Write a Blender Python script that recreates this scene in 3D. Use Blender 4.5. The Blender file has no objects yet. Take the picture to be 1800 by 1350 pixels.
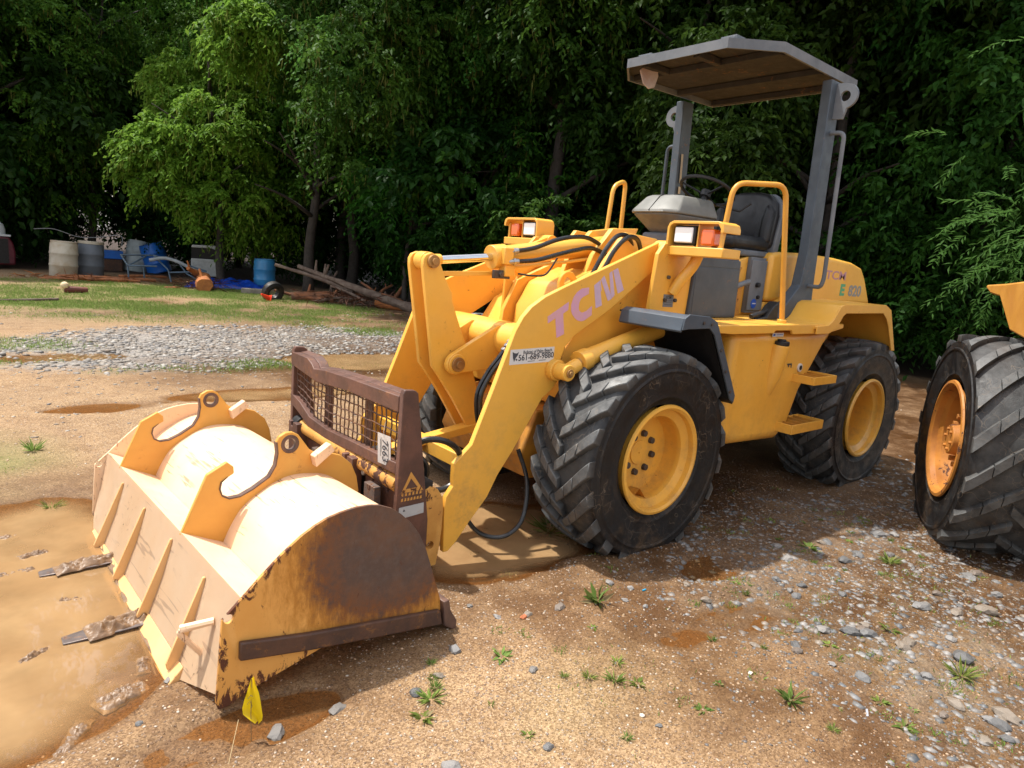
import bpy, bmesh, math, random
import numpy as np
from mathutils import Vector, Matrix
R = math.radians
SC = bpy.context.scene
COL = SC.collection
random.seed(7)

# ------------------------------------------------------------------ camera, sky, sun, exposure
cam_d = bpy.data.cameras.new('camera'); cam = bpy.data.objects.new('camera', cam_d); COL.objects.link(cam)
SC.camera = cam
yaw, pitch, roll = R(-129.95138), R(10.97329), R(4.60115)
fw = Vector((math.cos(yaw)*math.cos(pitch), math.sin(yaw)*math.cos(pitch), -math.sin(pitch)))
rt = fw.cross(Vector((0, 0, 1))).normalized(); up = rt.cross(fw)
r2 = rt*math.cos(roll)+up*math.sin(roll); u2 = up*math.cos(roll)-rt*math.sin(roll)
m = Matrix((r2, u2, -fw)).transposed().to_4x4(); m.translation = (3.10587, 3.28550, 1.67609)
cam.matrix_world = m
cam_d.sensor_width = 36; cam_d.lens = 36*1192.447/1800; cam_d.clip_end = 400; cam_d.clip_start = .05

SUN_DIR = Vector((0.24, -0.34, 1.0)).normalized()          # towards the sun
w = bpy.data.worlds.new('World'); SC.world = w; w.use_nodes = True
wn = w.node_tree.nodes; wl = w.node_tree.links
sky = wn.new('ShaderNodeTexSky'); sky.sky_type = 'NISHITA'; sky.sun_disc = False
sky.sun_elevation = math.asin(SUN_DIR.z); sky.sun_rotation = math.atan2(SUN_DIR.x, SUN_DIR.y)
sky.air_density = 1.3; sky.dust_density = 3.0; sky.ozone_density = 1.0
bg = wn['Background']; bg.inputs['Strength'].default_value = 0.15
# broken bright cloud over the whole dome
tc = wn.new('ShaderNodeTexCoord'); mpw = wn.new('ShaderNodeMapping'); mpw.inputs['Scale'].default_value = (1, 1, 2.2); wl.new(tc.outputs['Generated'], mpw.inputs['Vector'])
cn = wn.new('ShaderNodeTexNoise'); cn.inputs['Scale'].default_value = 2.1; cn.inputs['Detail'].default_value = 7; cn.inputs['Roughness'].default_value = .55; wl.new(mpw.outputs[0], cn.inputs['Vector'])
cm = wn.new('ShaderNodeMapRange'); cm.interpolation_type = 'SMOOTHSTEP'; wl.new(cn.outputs['Fac'], cm.inputs['Value'])
for k_, v_ in (('From Min', .38), ('From Max', .60), ('To Min', .10), ('To Max', .8)): cm.inputs[k_].default_value = v_
cx = wn.new('ShaderNodeMix'); cx.data_type = 'RGBA'; wl.new(cm.outputs[0], cx.inputs[0]); wl.new(sky.outputs[0], cx.inputs[6]); cx.inputs[7].default_value = (7.4, 7.2, 7.0, 1)
wl.new(cx.outputs[2], bg.inputs[0])
sd = bpy.data.lights.new('sun', 'SUN'); sun = bpy.data.objects.new('sun', sd); COL.objects.link(sun)
sd.energy = 4.1; sd.angle = R(1.3); sd.color = (1, .95, .87)
sun.rotation_euler = SUN_DIR.to_track_quat('Z', 'Y').to_euler()
vs = SC.view_settings; vs.view_transform = 'Standard'; vs.look = 'None'; vs.exposure = 0.68; vs.gamma = 1
SC.render.engine = 'CYCLES'
SC.cycles.max_bounces = 6; SC.cycles.transparent_max_bounces = 8

# ------------------------------------------------------------------ materials
def nt(name):
    mt = bpy.data.materials.new(name); mt.use_nodes = True
    return mt, mt.node_tree.nodes, mt.node_tree.links, mt.node_tree.nodes['Principled BSDF']
def N(ns, t, **kw):
    n = ns.new(t)
    for k, v in kw.items(): setattr(n, k, v)
    return n
def noise(ns, ls, scale, detail=6, rough=.6, vec=None, dist=0):
    n = N(ns, 'ShaderNodeTexNoise'); n.inputs['Scale'].default_value = scale; n.inputs['Detail'].default_value = detail
    n.inputs['Roughness'].default_value = rough; n.inputs['Distortion'].default_value = dist
    if vec is not None: ls.new(vec, n.inputs['Vector'])
    return n.outputs['Fac']
def mr(ns, ls, x, a, b, c=0., d=1., smooth=True):
    n = N(ns, 'ShaderNodeMapRange'); n.interpolation_type = 'SMOOTHSTEP' if smooth else 'LINEAR'
    ls.new(x, n.inputs['Value'])
    for i, v in zip(('From Min', 'From Max', 'To Min', 'To Max'), (a, b, c, d)): n.inputs[i].default_value = v
    return n.outputs[0]
def mth(ns, ls, op, a, b=None):
    n = N(ns, 'ShaderNodeMath', operation=op)
    for i, v in enumerate((a, b)):
        if v is None: continue
        if isinstance(v, (int, float)): n.inputs[i].default_value = v
        else: ls.new(v, n.inputs[i])
    return n.outputs[0]
def mix(ns, ls, f, a, b):
    n = N(ns, 'ShaderNodeMix', data_type='RGBA')
    for i, v in ((0, f), (6, a), (7, b)):
        if isinstance(v, (int, float)): n.inputs[i].default_value = v
        elif isinstance(v, tuple): n.inputs[i].default_value = (*v, 1)
        else: ls.new(v, n.inputs[i])
    return n.outputs[2]
def coord(ns, ls, sc=(1, 1, 1), kind='Object'):
    t = N(ns, 'ShaderNodeTexCoord'); mp = N(ns, 'ShaderNodeMapping'); mp.inputs['Scale'].default_value = sc
    ls.new(t.outputs[kind], mp.inputs['Vector']); return mp.outputs[0]
def bump(ns, ls, p, h, strength=.3, dist=.01):
    b = N(ns, 'ShaderNodeBump'); b.inputs['Strength'].default_value = strength; b.inputs['Distance'].default_value = dist
    ls.new(h, b.inputs['Height']); ls.new(b.outputs[0], p.inputs['Normal'])
RUST = (.11, .035, .014); RUST2 = (.035, .016, .012)
def surf(name, col, col2=None, rough=.5, metal=0., nscale=6, bumpv=.15, bscale=60, rust=0., rscale=22, rsc=(1, 1, 1), spec=.5, dirt=0., coat=0., rcol=RUST, scratch=0.):
    """painted / bare surface with tone variation, chips of rust and dust"""
    mt, ns, ls, p = nt(name)
    c = coord(ns, ls); col2 = col2 or tuple(x*.8 for x in col)
    v = noise(ns, ls, nscale, 8, .6, c, .3)
    out = mix(ns, ls, mr(ns, ls, v, .35, .68), col, col2)
    rg = mr(ns, ls, noise(ns, ls, nscale*3, 5, .6, c), .3, .7, max(0, rough-.1), min(1, rough+.12))
    if dirt:
        geo = N(ns, 'ShaderNodeNewGeometry'); sx = N(ns, 'ShaderNodeSeparateXYZ'); ls.new(geo.outputs['Position'], sx.inputs[0])
        low = mr(ns, ls, sx.outputs[2], 0., 1.1, 1., .12)
        d = mth(ns, ls, 'MULTIPLY', mth(ns, ls, 'MULTIPLY', low, mr(ns, ls, noise(ns, ls, 9, 8, .7, c), .42, .7)), dirt)
        out = mix(ns, ls, d, out, (.20, .13, .075))
    if rust:
        rc = coord(ns, ls, rsc)
        a = noise(ns, ls, rscale, 10, .72, rc, .5); b = noise(ns, ls, 2.3, 4, .5, c)
        s = mth(ns, ls, 'ADD', a, mth(ns, ls, 'MULTIPLY', b, .45))
        k = mr(ns, ls, s, .98-rust*.3, 1.01-rust*.3)
        halo = mr(ns, ls, s, .90-rust*.3, 1.0-rust*.3, 0, .35)
        out = mix(ns, ls, halo, out, (.42, .17, .03))
        out = mix(ns, ls, k, out, mix(ns, ls, noise(ns, ls, 40, 4, .6, c), rcol, RUST2))
        rg = mth(ns, ls, 'MAXIMUM', rg, mth(ns, ls, 'MULTIPLY', k, .85))
    if scratch:
        wrp = N(ns, 'ShaderNodeMapping'); wrp.inputs['Rotation'].default_value = (.3, .35, .5); wrp.inputs['Scale'].default_value = (60, 2.0, 16); ls.new(c, wrp.inputs['Vector'])
        wr2 = N(ns, 'ShaderNodeMapping'); wr2.inputs['Rotation'].default_value = (-.2, .9, -.6); wr2.inputs['Scale'].default_value = (66, 2.2, 15); ls.new(c, wr2.inputs['Vector'])
        area = mr(ns, ls, noise(ns, ls, 3.1, 3, .5, c), .40, .56)
        k1 = mr(ns, ls, noise(ns, ls, 1, 3, .5, wrp.outputs[0], .6), .63, .655); k2 = mr(ns, ls, noise(ns, ls, 1.2, 3, .5, wr2.outputs[0], .6), .64, .665)
        kk = mth(ns, ls, 'MULTIPLY', mth(ns, ls, 'MAXIMUM', k1, k2), mth(ns, ls, 'MULTIPLY', area, scratch))
        out = mix(ns, ls, kk, out, (.20, .075, .045))
        stain = mth(ns, ls, 'MULTIPLY', mr(ns, ls, noise(ns, ls, 6, 6, .7, c), .56, .72), .12*scratch); out = mix(ns, ls, stain, out, (.62, .38, .22))
    ls.new(out, p.inputs['Base Color']); ls.new(rg, p.inputs['Roughness'])
    p.inputs['Metallic'].default_value = metal; p.inputs['Specular IOR Level'].default_value = spec
    p.inputs['Coat Weight'].default_value = coat; p.inputs['Coat Roughness'].default_value = .25
    if bumpv: bump(ns, ls, p, noise(ns, ls, bscale, 6, .6, c), bumpv, .004)
    return mt
def flat(name, col, rough=.5, metal=0., spec=.5):
    mt, ns, ls, p = nt(name); p.inputs['Base Color'].default_value = (*col, 1)
    c = coord(ns, ls); ls.new(mr(ns, ls, noise(ns, ls, 25, 4, .6, c), .3, .7, max(0, rough-.08), min(1, rough+.1)), p.inputs['Roughness'])
    ls.new(mix(ns, ls, noise(ns, ls, 30, 5, .6, c), tuple(x*.75 for x in col), col), p.inputs['Base Color'])
    p.inputs['Metallic'].default_value = metal; p.inputs['Specular IOR Level'].default_value = spec
    return mt
YEL = surf('loader_yellow_paint', (.81, .43, .062), (.76, .385, .05), .40, nscale=3, rust=.18, rscale=26, bumpv=.05, dirt=.5, coat=.2)
PANL = surf('peach_lit_panel_paint', (.88, .66, .45), (.86, .61, .38), .5, nscale=2.5, rust=.17, rscale=20, scratch=.35, bumpv=.1, bscale=40)  # same bucket paint, lightened to carry bright sky light on the front panel
YELD = surf('dirty_yellow_paint', (.56, .25, .025), (.40, .17, .02), .6, nscale=5, rust=.36, rscale=16, dirt=.9)
YELB = surf('sunlit_bucket_paint', (.80, .57, .37), (.80, .53, .32), .5, nscale=2.5, rust=.20, rscale=17, rsc=(1, .35, 2.0), scratch=.6, bumpv=.12, bscale=40, coat=.1)  # bucket paint made paler: strong sun on shell and ledge put into colour
YELR = surf('rusty_coupler_paint', (.60, .31, .07), (.5, .24, .05), .6, nscale=6, rust=.62, rscale=20)
BROWN = surf('brown_rusted_steel', (.125, .056, .038), (.075, .036, .026), .55, nscale=7, rust=.25, rscale=18, rcol=(.09, .045, .03), bumpv=.3)
RSTL = surf('rusted_steel', (.10, .045, .025), (.055, .028, .02), .6, nscale=8, rust=.45, bumpv=.4)
WORN = surf('worn_edge_steel', (.13, .07, .05), (.08, .045, .035), .5, nscale=14, bumpv=.3)
GREY = surf('slate_grey_paint', (.062, .083, .108), (.046, .062, .082), .5, nscale=4, rust=.08, bumpv=.08, dirt=.3)
GREYR = surf('weathered_grey_steel', (.15, .165, .185), (.10, .115, .135), .6, nscale=5, rust=.12, rscale=14, rcol=(.16, .09, .05), bumpv=.15)
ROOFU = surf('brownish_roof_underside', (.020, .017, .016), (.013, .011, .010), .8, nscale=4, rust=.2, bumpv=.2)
PLAS = surf('pale_grey_plastic', (.20, .20, .185), (.16, .16, .145), .5, nscale=5, bumpv=.1, bscale=200)
VINYL = surf('black_vinyl', (.007, .007, .009), (.014, .014, .015), .42, nscale=4, bumpv=.2, bscale=90)
DARK = flat('dark_underbody', (.02, .017, .015), .8)
BLKM = flat('black_plastic', (.012, .012, .013), .5)
HOSE = flat('black_hose_rubber', (.011, .011, .012), .32)
CHR = flat('polished_chrome', (.75, .75, .76), .1, 1.)
STEEL = flat('fitting_steel', (.42, .42, .42), .35, .9)
BOLT = surf('dull_bolt_metal', (.10, .085, .075), (.05, .04, .035), .5, metal=.3, rust=.3)
PINB = surf('bronze_pin', (.42, .24, .08), (.25, .12, .04), .45, metal=.4, rust=.35)
WHITE = flat('white_print', (.72, .72, .70), .45)
INK = flat('dark_print', (.05, .06, .08), .5)
PINK = surf('faded_pink_lettering', (.62, .33, .47), (.66, .36, .36), .45, nscale=14, rust=.0)
PINKM = flat('pale_lilac_lettering', (.62, .45, .60), .45)
PINKH = flat('pink_hood_lettering', (.52, .26, .30), .45)
GRNL = flat('faded_green_lettering', (.10, .40, .20), .45)
GRYL = flat('grey_hood_lettering', (.30, .29, .27), .45)
BLUD = flat('blue_sticker', (.02, .10, .5), .4)
AMB = None
def rubber():
    mt, ns, ls, p = nt('tyre_rubber')
    c = coord(ns, ls); at = N(ns, 'ShaderNodeAttribute', attribute_name='worn')
    dust = mth(ns, ls, 'MULTIPLY', at.outputs['Fac'], mr(ns, ls, noise(ns, ls, 9, 8, .65, c), .2, .75, .25, 1))
    o = mix(ns, ls, dust, (.004, .004, .005), (.125, .13, .13))
    geo = N(ns, 'ShaderNodeNewGeometry'); sx = N(ns, 'ShaderNodeSeparateXYZ'); ls.new(geo.outputs['Position'], sx.inputs[0])
    low = mr(ns, ls, sx.outputs[2], 0, .75, 1, .15)
    mud = mth(ns, ls, 'MULTIPLY', low, mr(ns, ls, noise(ns, ls, 5, 8, .7, c), .5, .66))
    o = mix(ns, ls, mth(ns, ls, 'MULTIPLY', mud, .6), o, (.10, .062, .034))
    # pale scratchy mud threads
    th = N(ns, 'ShaderNodeTexVoronoi', feature='DISTANCE_TO_EDGE'); th.inputs['Scale'].default_value = 7
    nd = N(ns, 'ShaderNodeTexNoise'); nd.inputs['Scale'].default_value = 5; ls.new(c, nd.inputs['Vector'])
    ad = N(ns, 'ShaderNodeVectorMath', operation='MULTIPLY_ADD'); ls.new(nd.outputs['Color'], ad.inputs[0]); ad.inputs[1].default_value = (.8, .8, .8); ls.new(c, ad.inputs[2])
    ls.new(ad.outputs[0], th.inputs['Vector'])
    tl = mth(ns, ls, 'MULTIPLY', mr(ns, ls, th.outputs['Distance'], .0, .022, 1, 0), mr(ns, ls, noise(ns, ls, 4, 3, .5, c), .46, .56))
    o = mix(ns, ls, mth(ns, ls, 'MULTIPLY', tl, .5), o, (.22, .17, .12))
    ls.new(o, p.inputs['Base Color']); ls.new(mr(ns, ls, noise(ns, ls, 12, 5, .6, c), .3, .7, .38, .75), p.inputs['Roughness'])
    bump(ns, ls, p, noise(ns, ls, 45, 8, .7, c), .35, .006)
    return mt
RUB = rubber()
def glassy(name, col, em=0):
    mt, ns, ls, p = nt(name); p.inputs['Base Color'].default_value = (*col, 1); p.inputs['Roughness'].default_value = .12
    wv = N(ns, 'ShaderNodeTexWave'); wv.inputs['Scale'].default_value = 22; ls.new(coord(ns, ls), wv.inputs['Vector']); bump(ns, ls, p, wv.outputs['Fac'], .5, .003)
    p.inputs['Coat Weight'].default_value = 1; p.inputs['Coat Roughness'].default_value = .04
    return mt
AMB = glassy('amber_lens', (.80, .13, .008)); LENS = glassy('headlight_lens', (.72, .74, .74)); LENS.node_tree.nodes['Principled BSDF'].inputs['Base Color'].default_value = (.88, .88, .87, 1)

# ------------------------------------------------------------------ mesh helpers
def link(name, me, mat=None, parent=None, loc=None):
    o = bpy.data.objects.new(name, me); COL.objects.link(o)
    if mat is not None and me is not None and not me.materials:
        for x in (mat if isinstance(mat, (list, tuple)) else [mat]): me.materials.append(x)
    if parent is not None: o.parent = parent
    if loc is not None: o.location = loc
    return o
def fin(name, bm, mat, parent=None, bevel=0., smooth=True, segs=2, loc=None, angle=32):
    bmesh.ops.recalc_face_normals(bm, faces=bm.faces)
    me = bpy.data.meshes.new(name); bm.to_mesh(me); bm.free()
    if smooth:
        me.polygons.foreach_set('use_smooth', [True]*len(me.polygons))
        me.set_sharp_from_angle(angle=R(angle))
    o = link(name, me, mat, parent, loc)
    if bevel:
        b = o.modifiers.new('bevel', 'BEVEL'); b.width = bevel; b.segments = segs; b.limit_method = 'ANGLE'; b.angle_limit = R(angle); b.harden_normals = False
    return o
def ax3(axis, a, b, c):
    return {'x': (c, a, b), 'y': (a, c, b), 'z': (a, b, c)}[axis]
def prism(bm, pts, axis, c0, c1, mi=0):
    """extrude 2-D polygon pts along axis between c0 and c1 (x: pts=(y,z); y: (x,z); z: (x,y))"""
    a = [bm.verts.new(ax3(axis, p[0], p[1], c0)) for p in pts]; b = [bm.verts.new(ax3(axis, p[0], p[1], c1)) for p in pts]
    fs = [bm.faces.new(a), bm.faces.new(b[::-1])]
    n = len(pts)
    for i in range(n): fs.append(bm.faces.new((a[i], b[i], b[(i+1) % n], a[(i+1) % n])))
    for f_ in fs: f_.material_index = mi
def box(bm, x0, x1, y0, y1, z0, z1, M=None, mi=0):
    vs_ = [bm.verts.new((x, y, z)) for x in (x0, x1) for y in (y0, y1) for z in (z0, z1)]
    if M is not None:
        for v in vs_: v.co = M @ v.co
    for q in ((0, 1, 3, 2), (4, 6, 7, 5), (0, 4, 5, 1), (2, 3, 7, 6), (0, 2, 6, 4), (1, 5, 7, 3)):
        bm.faces.new([vs_[i] for i in q]).material_index = mi
def frame_of(d):
    d = d.normalized(); a = Vector((0, 0, 1)) if abs(d.z) < .9 else Vector((1, 0, 0))
    s = d.cross(a).normalized(); return s, s.cross(d)
def tube(bm, pts, r, n=10, caps=True, mi=0, rs=None):
    pts = [Vector(p) for p in pts]; rings = []; s = None
    for i, p in enumerate(pts):
        d = (pts[min(i+1, len(pts)-1)]-pts[max(i-1, 0)])
        if d.length < 1e-9: d = Vector((0, 0, 1))
        d.normalize()
        if s is None: s, t = frame_of(d)
        else:
            s = (s-d*s.dot(d)).normalized(); t = s.cross(d)
        rr = rs[i] if rs else r
        rings.append([bm.verts.new(p+s*rr*math.cos(2*math.pi*k/n)+t*rr*math.sin(2*math.pi*k/n)) for k in range(n)])
    for a, b in zip(rings, rings[1:]):
        for k in range(n): bm.faces.new((a[k], a[(k+1) % n], b[(k+1) % n], b[k])).material_index = mi
    if caps:
        bm.faces.new(rings[0][::-1]).material_index = mi; bm.faces.new(rings[-1]).material_index = mi
def cyl(bm, p0, p1, r, n=20, mi=0, r1=None): tube(bm, [p0, p1], r, n, True, mi, rs=[r, r if r1 is None else r1])
def rounded(pts, r=.06, k=5):
    """round the corners of a 3-D polyline"""
    P = [Vector(p) for p in pts]; out = [P[0]]
    for i in range(1, len(P)-1):
        a = P[i-1]-P[i]; b = P[i+1]-P[i]; q = min(r, a.length*.45, b.length*.45)
        s = P[i]+a.normalized()*q; e = P[i]+b.normalized()*q
        for j in range(k+1):
            t = j/k; out.append(s*(1-t)**2+P[i]*2*t*(1-t)+e*t*t)
    out.append(P[-1]); return out
def spline(pts, k=8):
    P = [Vector(p) for p in pts]; P = [2*P[0]-P[1]]+P+[2*P[-1]-P[-2]]; out = []
    for i in range(1, len(P)-2):
        for j in range(k):
            t = j/k; a, b, c, d = P[i-1:i+3]
            out.append(.5*((2*b)+(c-a)*t+(2*a-5*b+4*c-d)*t*t+(3*b-a-3*c+d)*t**3))
    out.append(P[-2]); return out
def circ(cx, cy, r, a0=0, a1=360, n=12): return [(cx+r*math.cos(R(a0+(a1-a0)*i/n)), cy+r*math.sin(R(a0+(a1-a0)*i/n))) for i in range(n+1)]
def lathe(bm, prof, axis='y', n=64, mi=0, closed=False):
    rings = []
    for r_, h in prof:
        rings.append([bm.verts.new((r_*math.cos(2*math.pi*k/n), h, r_*math.sin(2*math.pi*k/n)) if axis == 'y' else (r_*math.cos(2*math.pi*k/n), r_*math.sin(2*math.pi*k/n), h)) for k in range(n)])
    for a, b in zip(rings, rings[1:]+([rings[0]] if closed else [])):
        for k in range(n): bm.faces.new((a[k], a[(k+1) % n], b[(k+1) % n], b[k])).material_index = mi
    return rings
def cut(o, cutters):
    """boolean holes, applied, cutters removed"""
    for bmc in cutters:
        bpy.context.view_layer.update()
        bmesh.ops.recalc_face_normals(bmc, faces=bmc.faces)
        me = bpy.data.meshes.new('tmp'); bmc.to_mesh(me); bmc.free(); c = bpy.data.objects.new('tmp', me); COL.objects.link(c)
        b = o.modifiers.new('b', 'BOOLEAN'); b.object = c; b.operation = 'DIFFERENCE'; b.solver = 'EXACT'
        c.matrix_world = o.matrix_world
        bpy.context.view_layer.update()
        dg = bpy.context.evaluated_depsgraph_get(); nm = bpy.data.meshes.new_from_object(o.evaluated_get(dg))
        old = o.data; o.modifiers.remove(b); o.data = nm; bpy.data.objects.remove(c); bpy.data.meshes.remove(me); bpy.data.meshes.remove(old)
def thing(name, label, cat, loc=(0, 0, 0), rz=0, group=None):
    o = bpy.data.objects.new(name, None); COL.objects.link(o); o.location = loc; o.rotation_euler = (0, 0, rz); o.empty_display_size = .1
    return tag(o, label, cat, group)
def tag(o, label=None, cat=None, group=None, kind=None):
    for k, v in (('label', label), ('category', cat), ('group', group), ('kind', kind)):
        if v: o[k] = v
    return o
def sub(name, parent, loc=(0, 0, 0)):
    o = bpy.data.objects.new(name, None); COL.objects.link(o); o.parent = parent; o.location = loc; o.empty_display_size = .1; return o
def copy_tree(o, parent=None):
    c = o.copy(); COL.objects.link(c); c.parent = parent
    for ch in list(o.children): copy_tree(ch, c)
    return c
def text_mesh(txt, size, depth=.0006, bold=0.):
    cu = bpy.data.curves.new('t', 'FONT'); cu.body = txt; cu.size = size; cu.align_x = 'CENTER'; cu.align_y = 'CENTER'; cu.extrude = depth; cu.offset = bold; cu.resolution_u = 3
    o = bpy.data.objects.new('t', cu); COL.objects.link(o)
    bpy.context.view_layer.update()
    me = bpy.data.meshes.new_from_object(o.evaluated_get(bpy.context.evaluated_depsgraph_get()))
    bpy.data.objects.remove(o); bpy.data.curves.remove(cu); return me
def put_text(name, txt, size, M, mat, parent, bold=0.):
    me = text_mesh(txt, size, .0006, bold); me.materials.clear(); me.transform(M); return link(name, me, mat, parent)
def onplane(o, ex, ey):
    """matrix: local x -> ex, local y -> ey at origin o"""
    ex = Vector(ex).normalized(); ey = Vector(ey); ey = (ey-ex*ey.dot(ex)).normalized(); ez = ex.cross(ey)
    M = Matrix((ex, ey, ez)).transposed().to_4x4(); M.translation = o; return M

# ------------------------------------------------------------------ ground, water
rng = np.random.default_rng(3)
def vnoise(x, y, s, seed=0):
    """smooth value noise on arrays"""
    x = x/s; y = y/s; xi = np.floor(x).astype(int); yi = np.floor(y).astype(int); fx = x-xi; fy = y-yi
    fx = fx*fx*(3-2*fx); fy = fy*fy*(3-2*fy)
    def h(a, b):
        n = (a*374761393+b*668265263+seed*144269) & 0x7fffffff; n = ((n ^ (n >> 13))*1274126177) & 0x7fffffff
        return ((n ^ (n >> 16)) & 0xffff)/65535.
    return (h(xi, yi)*(1-fx)+h(xi+1, yi)*fx)*(1-fy)+(h(xi, yi+1)*(1-fx)+h(xi+1, yi+1)*fx)*fy
def blob(x, y, cx, cy, rx, ry, ang=0):
    a = R(ang); dx = x-cx; dy = y-cy; u_ = (dx*math.cos(a)+dy*math.sin(a))/rx; v_ = (-dx*math.sin(a)+dy*math.cos(a))/ry
    return np.clip(1-(u_*u_+v_*v_), 0, 1)
PUD = [(3.15, -.25, .78, 1.2, 0, .055), (2.45, 1.2, .35, .13, 0, .03), (.75, .35, .55, .45, 20, .05), (.1, .75, .7, .16, -15, .03), (-1.6, -5.2, 1.3, .65, -20, .06), (.6, -3.7, 1.0, .3, -5, .05),
       (.27, 1.72, .55, .20, -10, .035), (-.2, 1.3, .3, .15, 0, .03), (2.1, -3.6, .5, .2, 0, .03), (-.6, .2, .9, .35, 10, .04), (2.1, -6.3, .7, .3, 0, .04), (-4.5, 1.8, 1.2, .35, 20, .04)]
def H(x, y):
    h = .022+.030*(vnoise(x, y, 1.7, 1)-.5)+.016*(vnoise(x, y, .42, 2)-.5)+.008*(vnoise(x, y, .13, 3)-.5)+.004*(vnoise(x, y, .05, 4)-.5)
    edge = .55+.9*vnoise(x, y, .45, 9)
    for cx, cy, rx, ry, a, d in PUD: h = h-d*np.minimum(blob(x, y, cx, cy, rx*1.25, ry*1.25, a)*edge*1.6, 1.)
    far = np.clip((-(y)-9)/12, 0, 1)
    h = h+far*.05*(vnoise(x, y, 3.1, 5)-.3)
    # fine roughness of the rutted ground
    return h
def dens(c0, c1, x): return np.clip((x-c0)/(c1-c0), 0, 1)
def grav(x, y):      # grey stone strip across the yard and the stony patch on the right
    n = vnoise(x, y, .8, 11); n2 = vnoise(x, y, .25, 12)
    a = blob(x, y, -.2, -7.0, 3.8, 2.2, 8)+blob(x, y, -3.4, -6.4, 2.6, 1.6, -25)
    b = blob(x, y, -1.2, 2.0, 1.9, 1.4, -35)*1.4+blob(x, y, -.05, 2.75, .8, .9, 0)*1.3+blob(x, y, -3, 1.6, 2.2, .8, 10)*.7
    return np.clip(a*1.9*(.35+n), 0, 1)*.95, np.clip(b*1.6*(.3+.9*n2), 0, 1)
def green(x, y):
    n = vnoise(x, y, 1.1, 21)*.6+vnoise(x, y, .35, 22)*.4
    a = blob(x, y, .3, -11.2, 4.5, 2.2, -10)*.9+blob(x, y, -.8, -14.5, 5.5, 4.2, -20)*1.1+blob(x, y, -3.3, -10.2, 1.8, 2.8, -20)*1.2+blob(x, y, 3.0, -6.9, 1.6, 1.3, 0)*1.2+blob(x, y, -3.3, -7.9, 1.1, .7, 0)*1.4+blob(x, y, 0, -5.2, 2.2, .5, 0)
    a = a+blob(x, y, 3, -2.2, .6, .9, 0)*.8
    b = blob(x, y, 1.1, 1.85, .7, .5, 0)*.6+blob(x, y, .2, 2.6, .9, .6, 0)*.5+blob(x, y, -1.0, 2.0, 1.6, 1.3, 0)*.9
    return np.clip((a*(n*2.2-.45)), 0, 1), np.clip(b*(n*2-.4), 0, 1)
def redmud(x, y):
    n = vnoise(x, y, .7, 31)
    a = blob(x, y, -5.5, -11.2, 3.2, 3.2, 0)+blob(x, y, .3, -10.8, 3.2, 1.2, 0)*.8+blob(x, y, -6, -4, 6, 6, 0)*.8+blob(x, y, -4, 1.5, 3.6, 2.0, 0)*.5
    return np.clip(a*(.4+n), 0, 1)
def axis_pts(lo, a, b, hi, d):
    mid = np.arange(a, b, d); g = 1.055
    left = []; s = d; x = a
    while x > lo: s *= g; x -= s; left.append(x)
    right = []; s = d; x = mid[-1]
    while x < hi: s *= g; x += s; right.append(x)
    return np.array(left[::-1]+list(mid)+right)
gx = axis_pts(-90, -2.6, 3.7, 60, .022); gy = axis_pts(-110, -3.2, 3.4, 40, .024)
X, Y = np.meshgrid(gx, gy, indexing='ij'); Z = H(X, Y)
nx, ny = X.shape
co = np.stack([X, Y, Z], -1).reshape(-1, 3)
idx = np.arange(nx*ny).reshape(nx, ny); quads = np.stack([idx[:-1, :-1], idx[1:, :-1], idx[1:, 1:], idx[:-1, 1:]], -1).reshape(-1, 4)
def np_mesh(name, co, faces, smooth=True, attrs=None):
    me = bpy.data.meshes.new(name); n = faces.shape[1]
    me.vertices.add(len(co)); me.vertices.foreach_set('co', np.ascontiguousarray(co, dtype=np.float32).ravel())
    me.loops.add(faces.size); me.loops.foreach_set('vertex_index', faces.astype(np.int32).ravel())
    me.polygons.add(len(faces)); me.polygons.foreach_set('loop_start', np.arange(0, faces.size, n, dtype=np.int32))
    me.update(calc_edges=True)
    if smooth: me.polygons.foreach_set('use_smooth', np.ones(len(faces), bool))
    for k, v in (attrs or {}).items():
        a = me.attributes.new(k, 'FLOAT', 'POINT'); a.data.foreach_set('value', np.ascontiguousarray(v, dtype=np.float32).ravel())
    me.validate(); return me
ga, gb = grav(X, Y); g1, g2 = green(X, Y)
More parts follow.
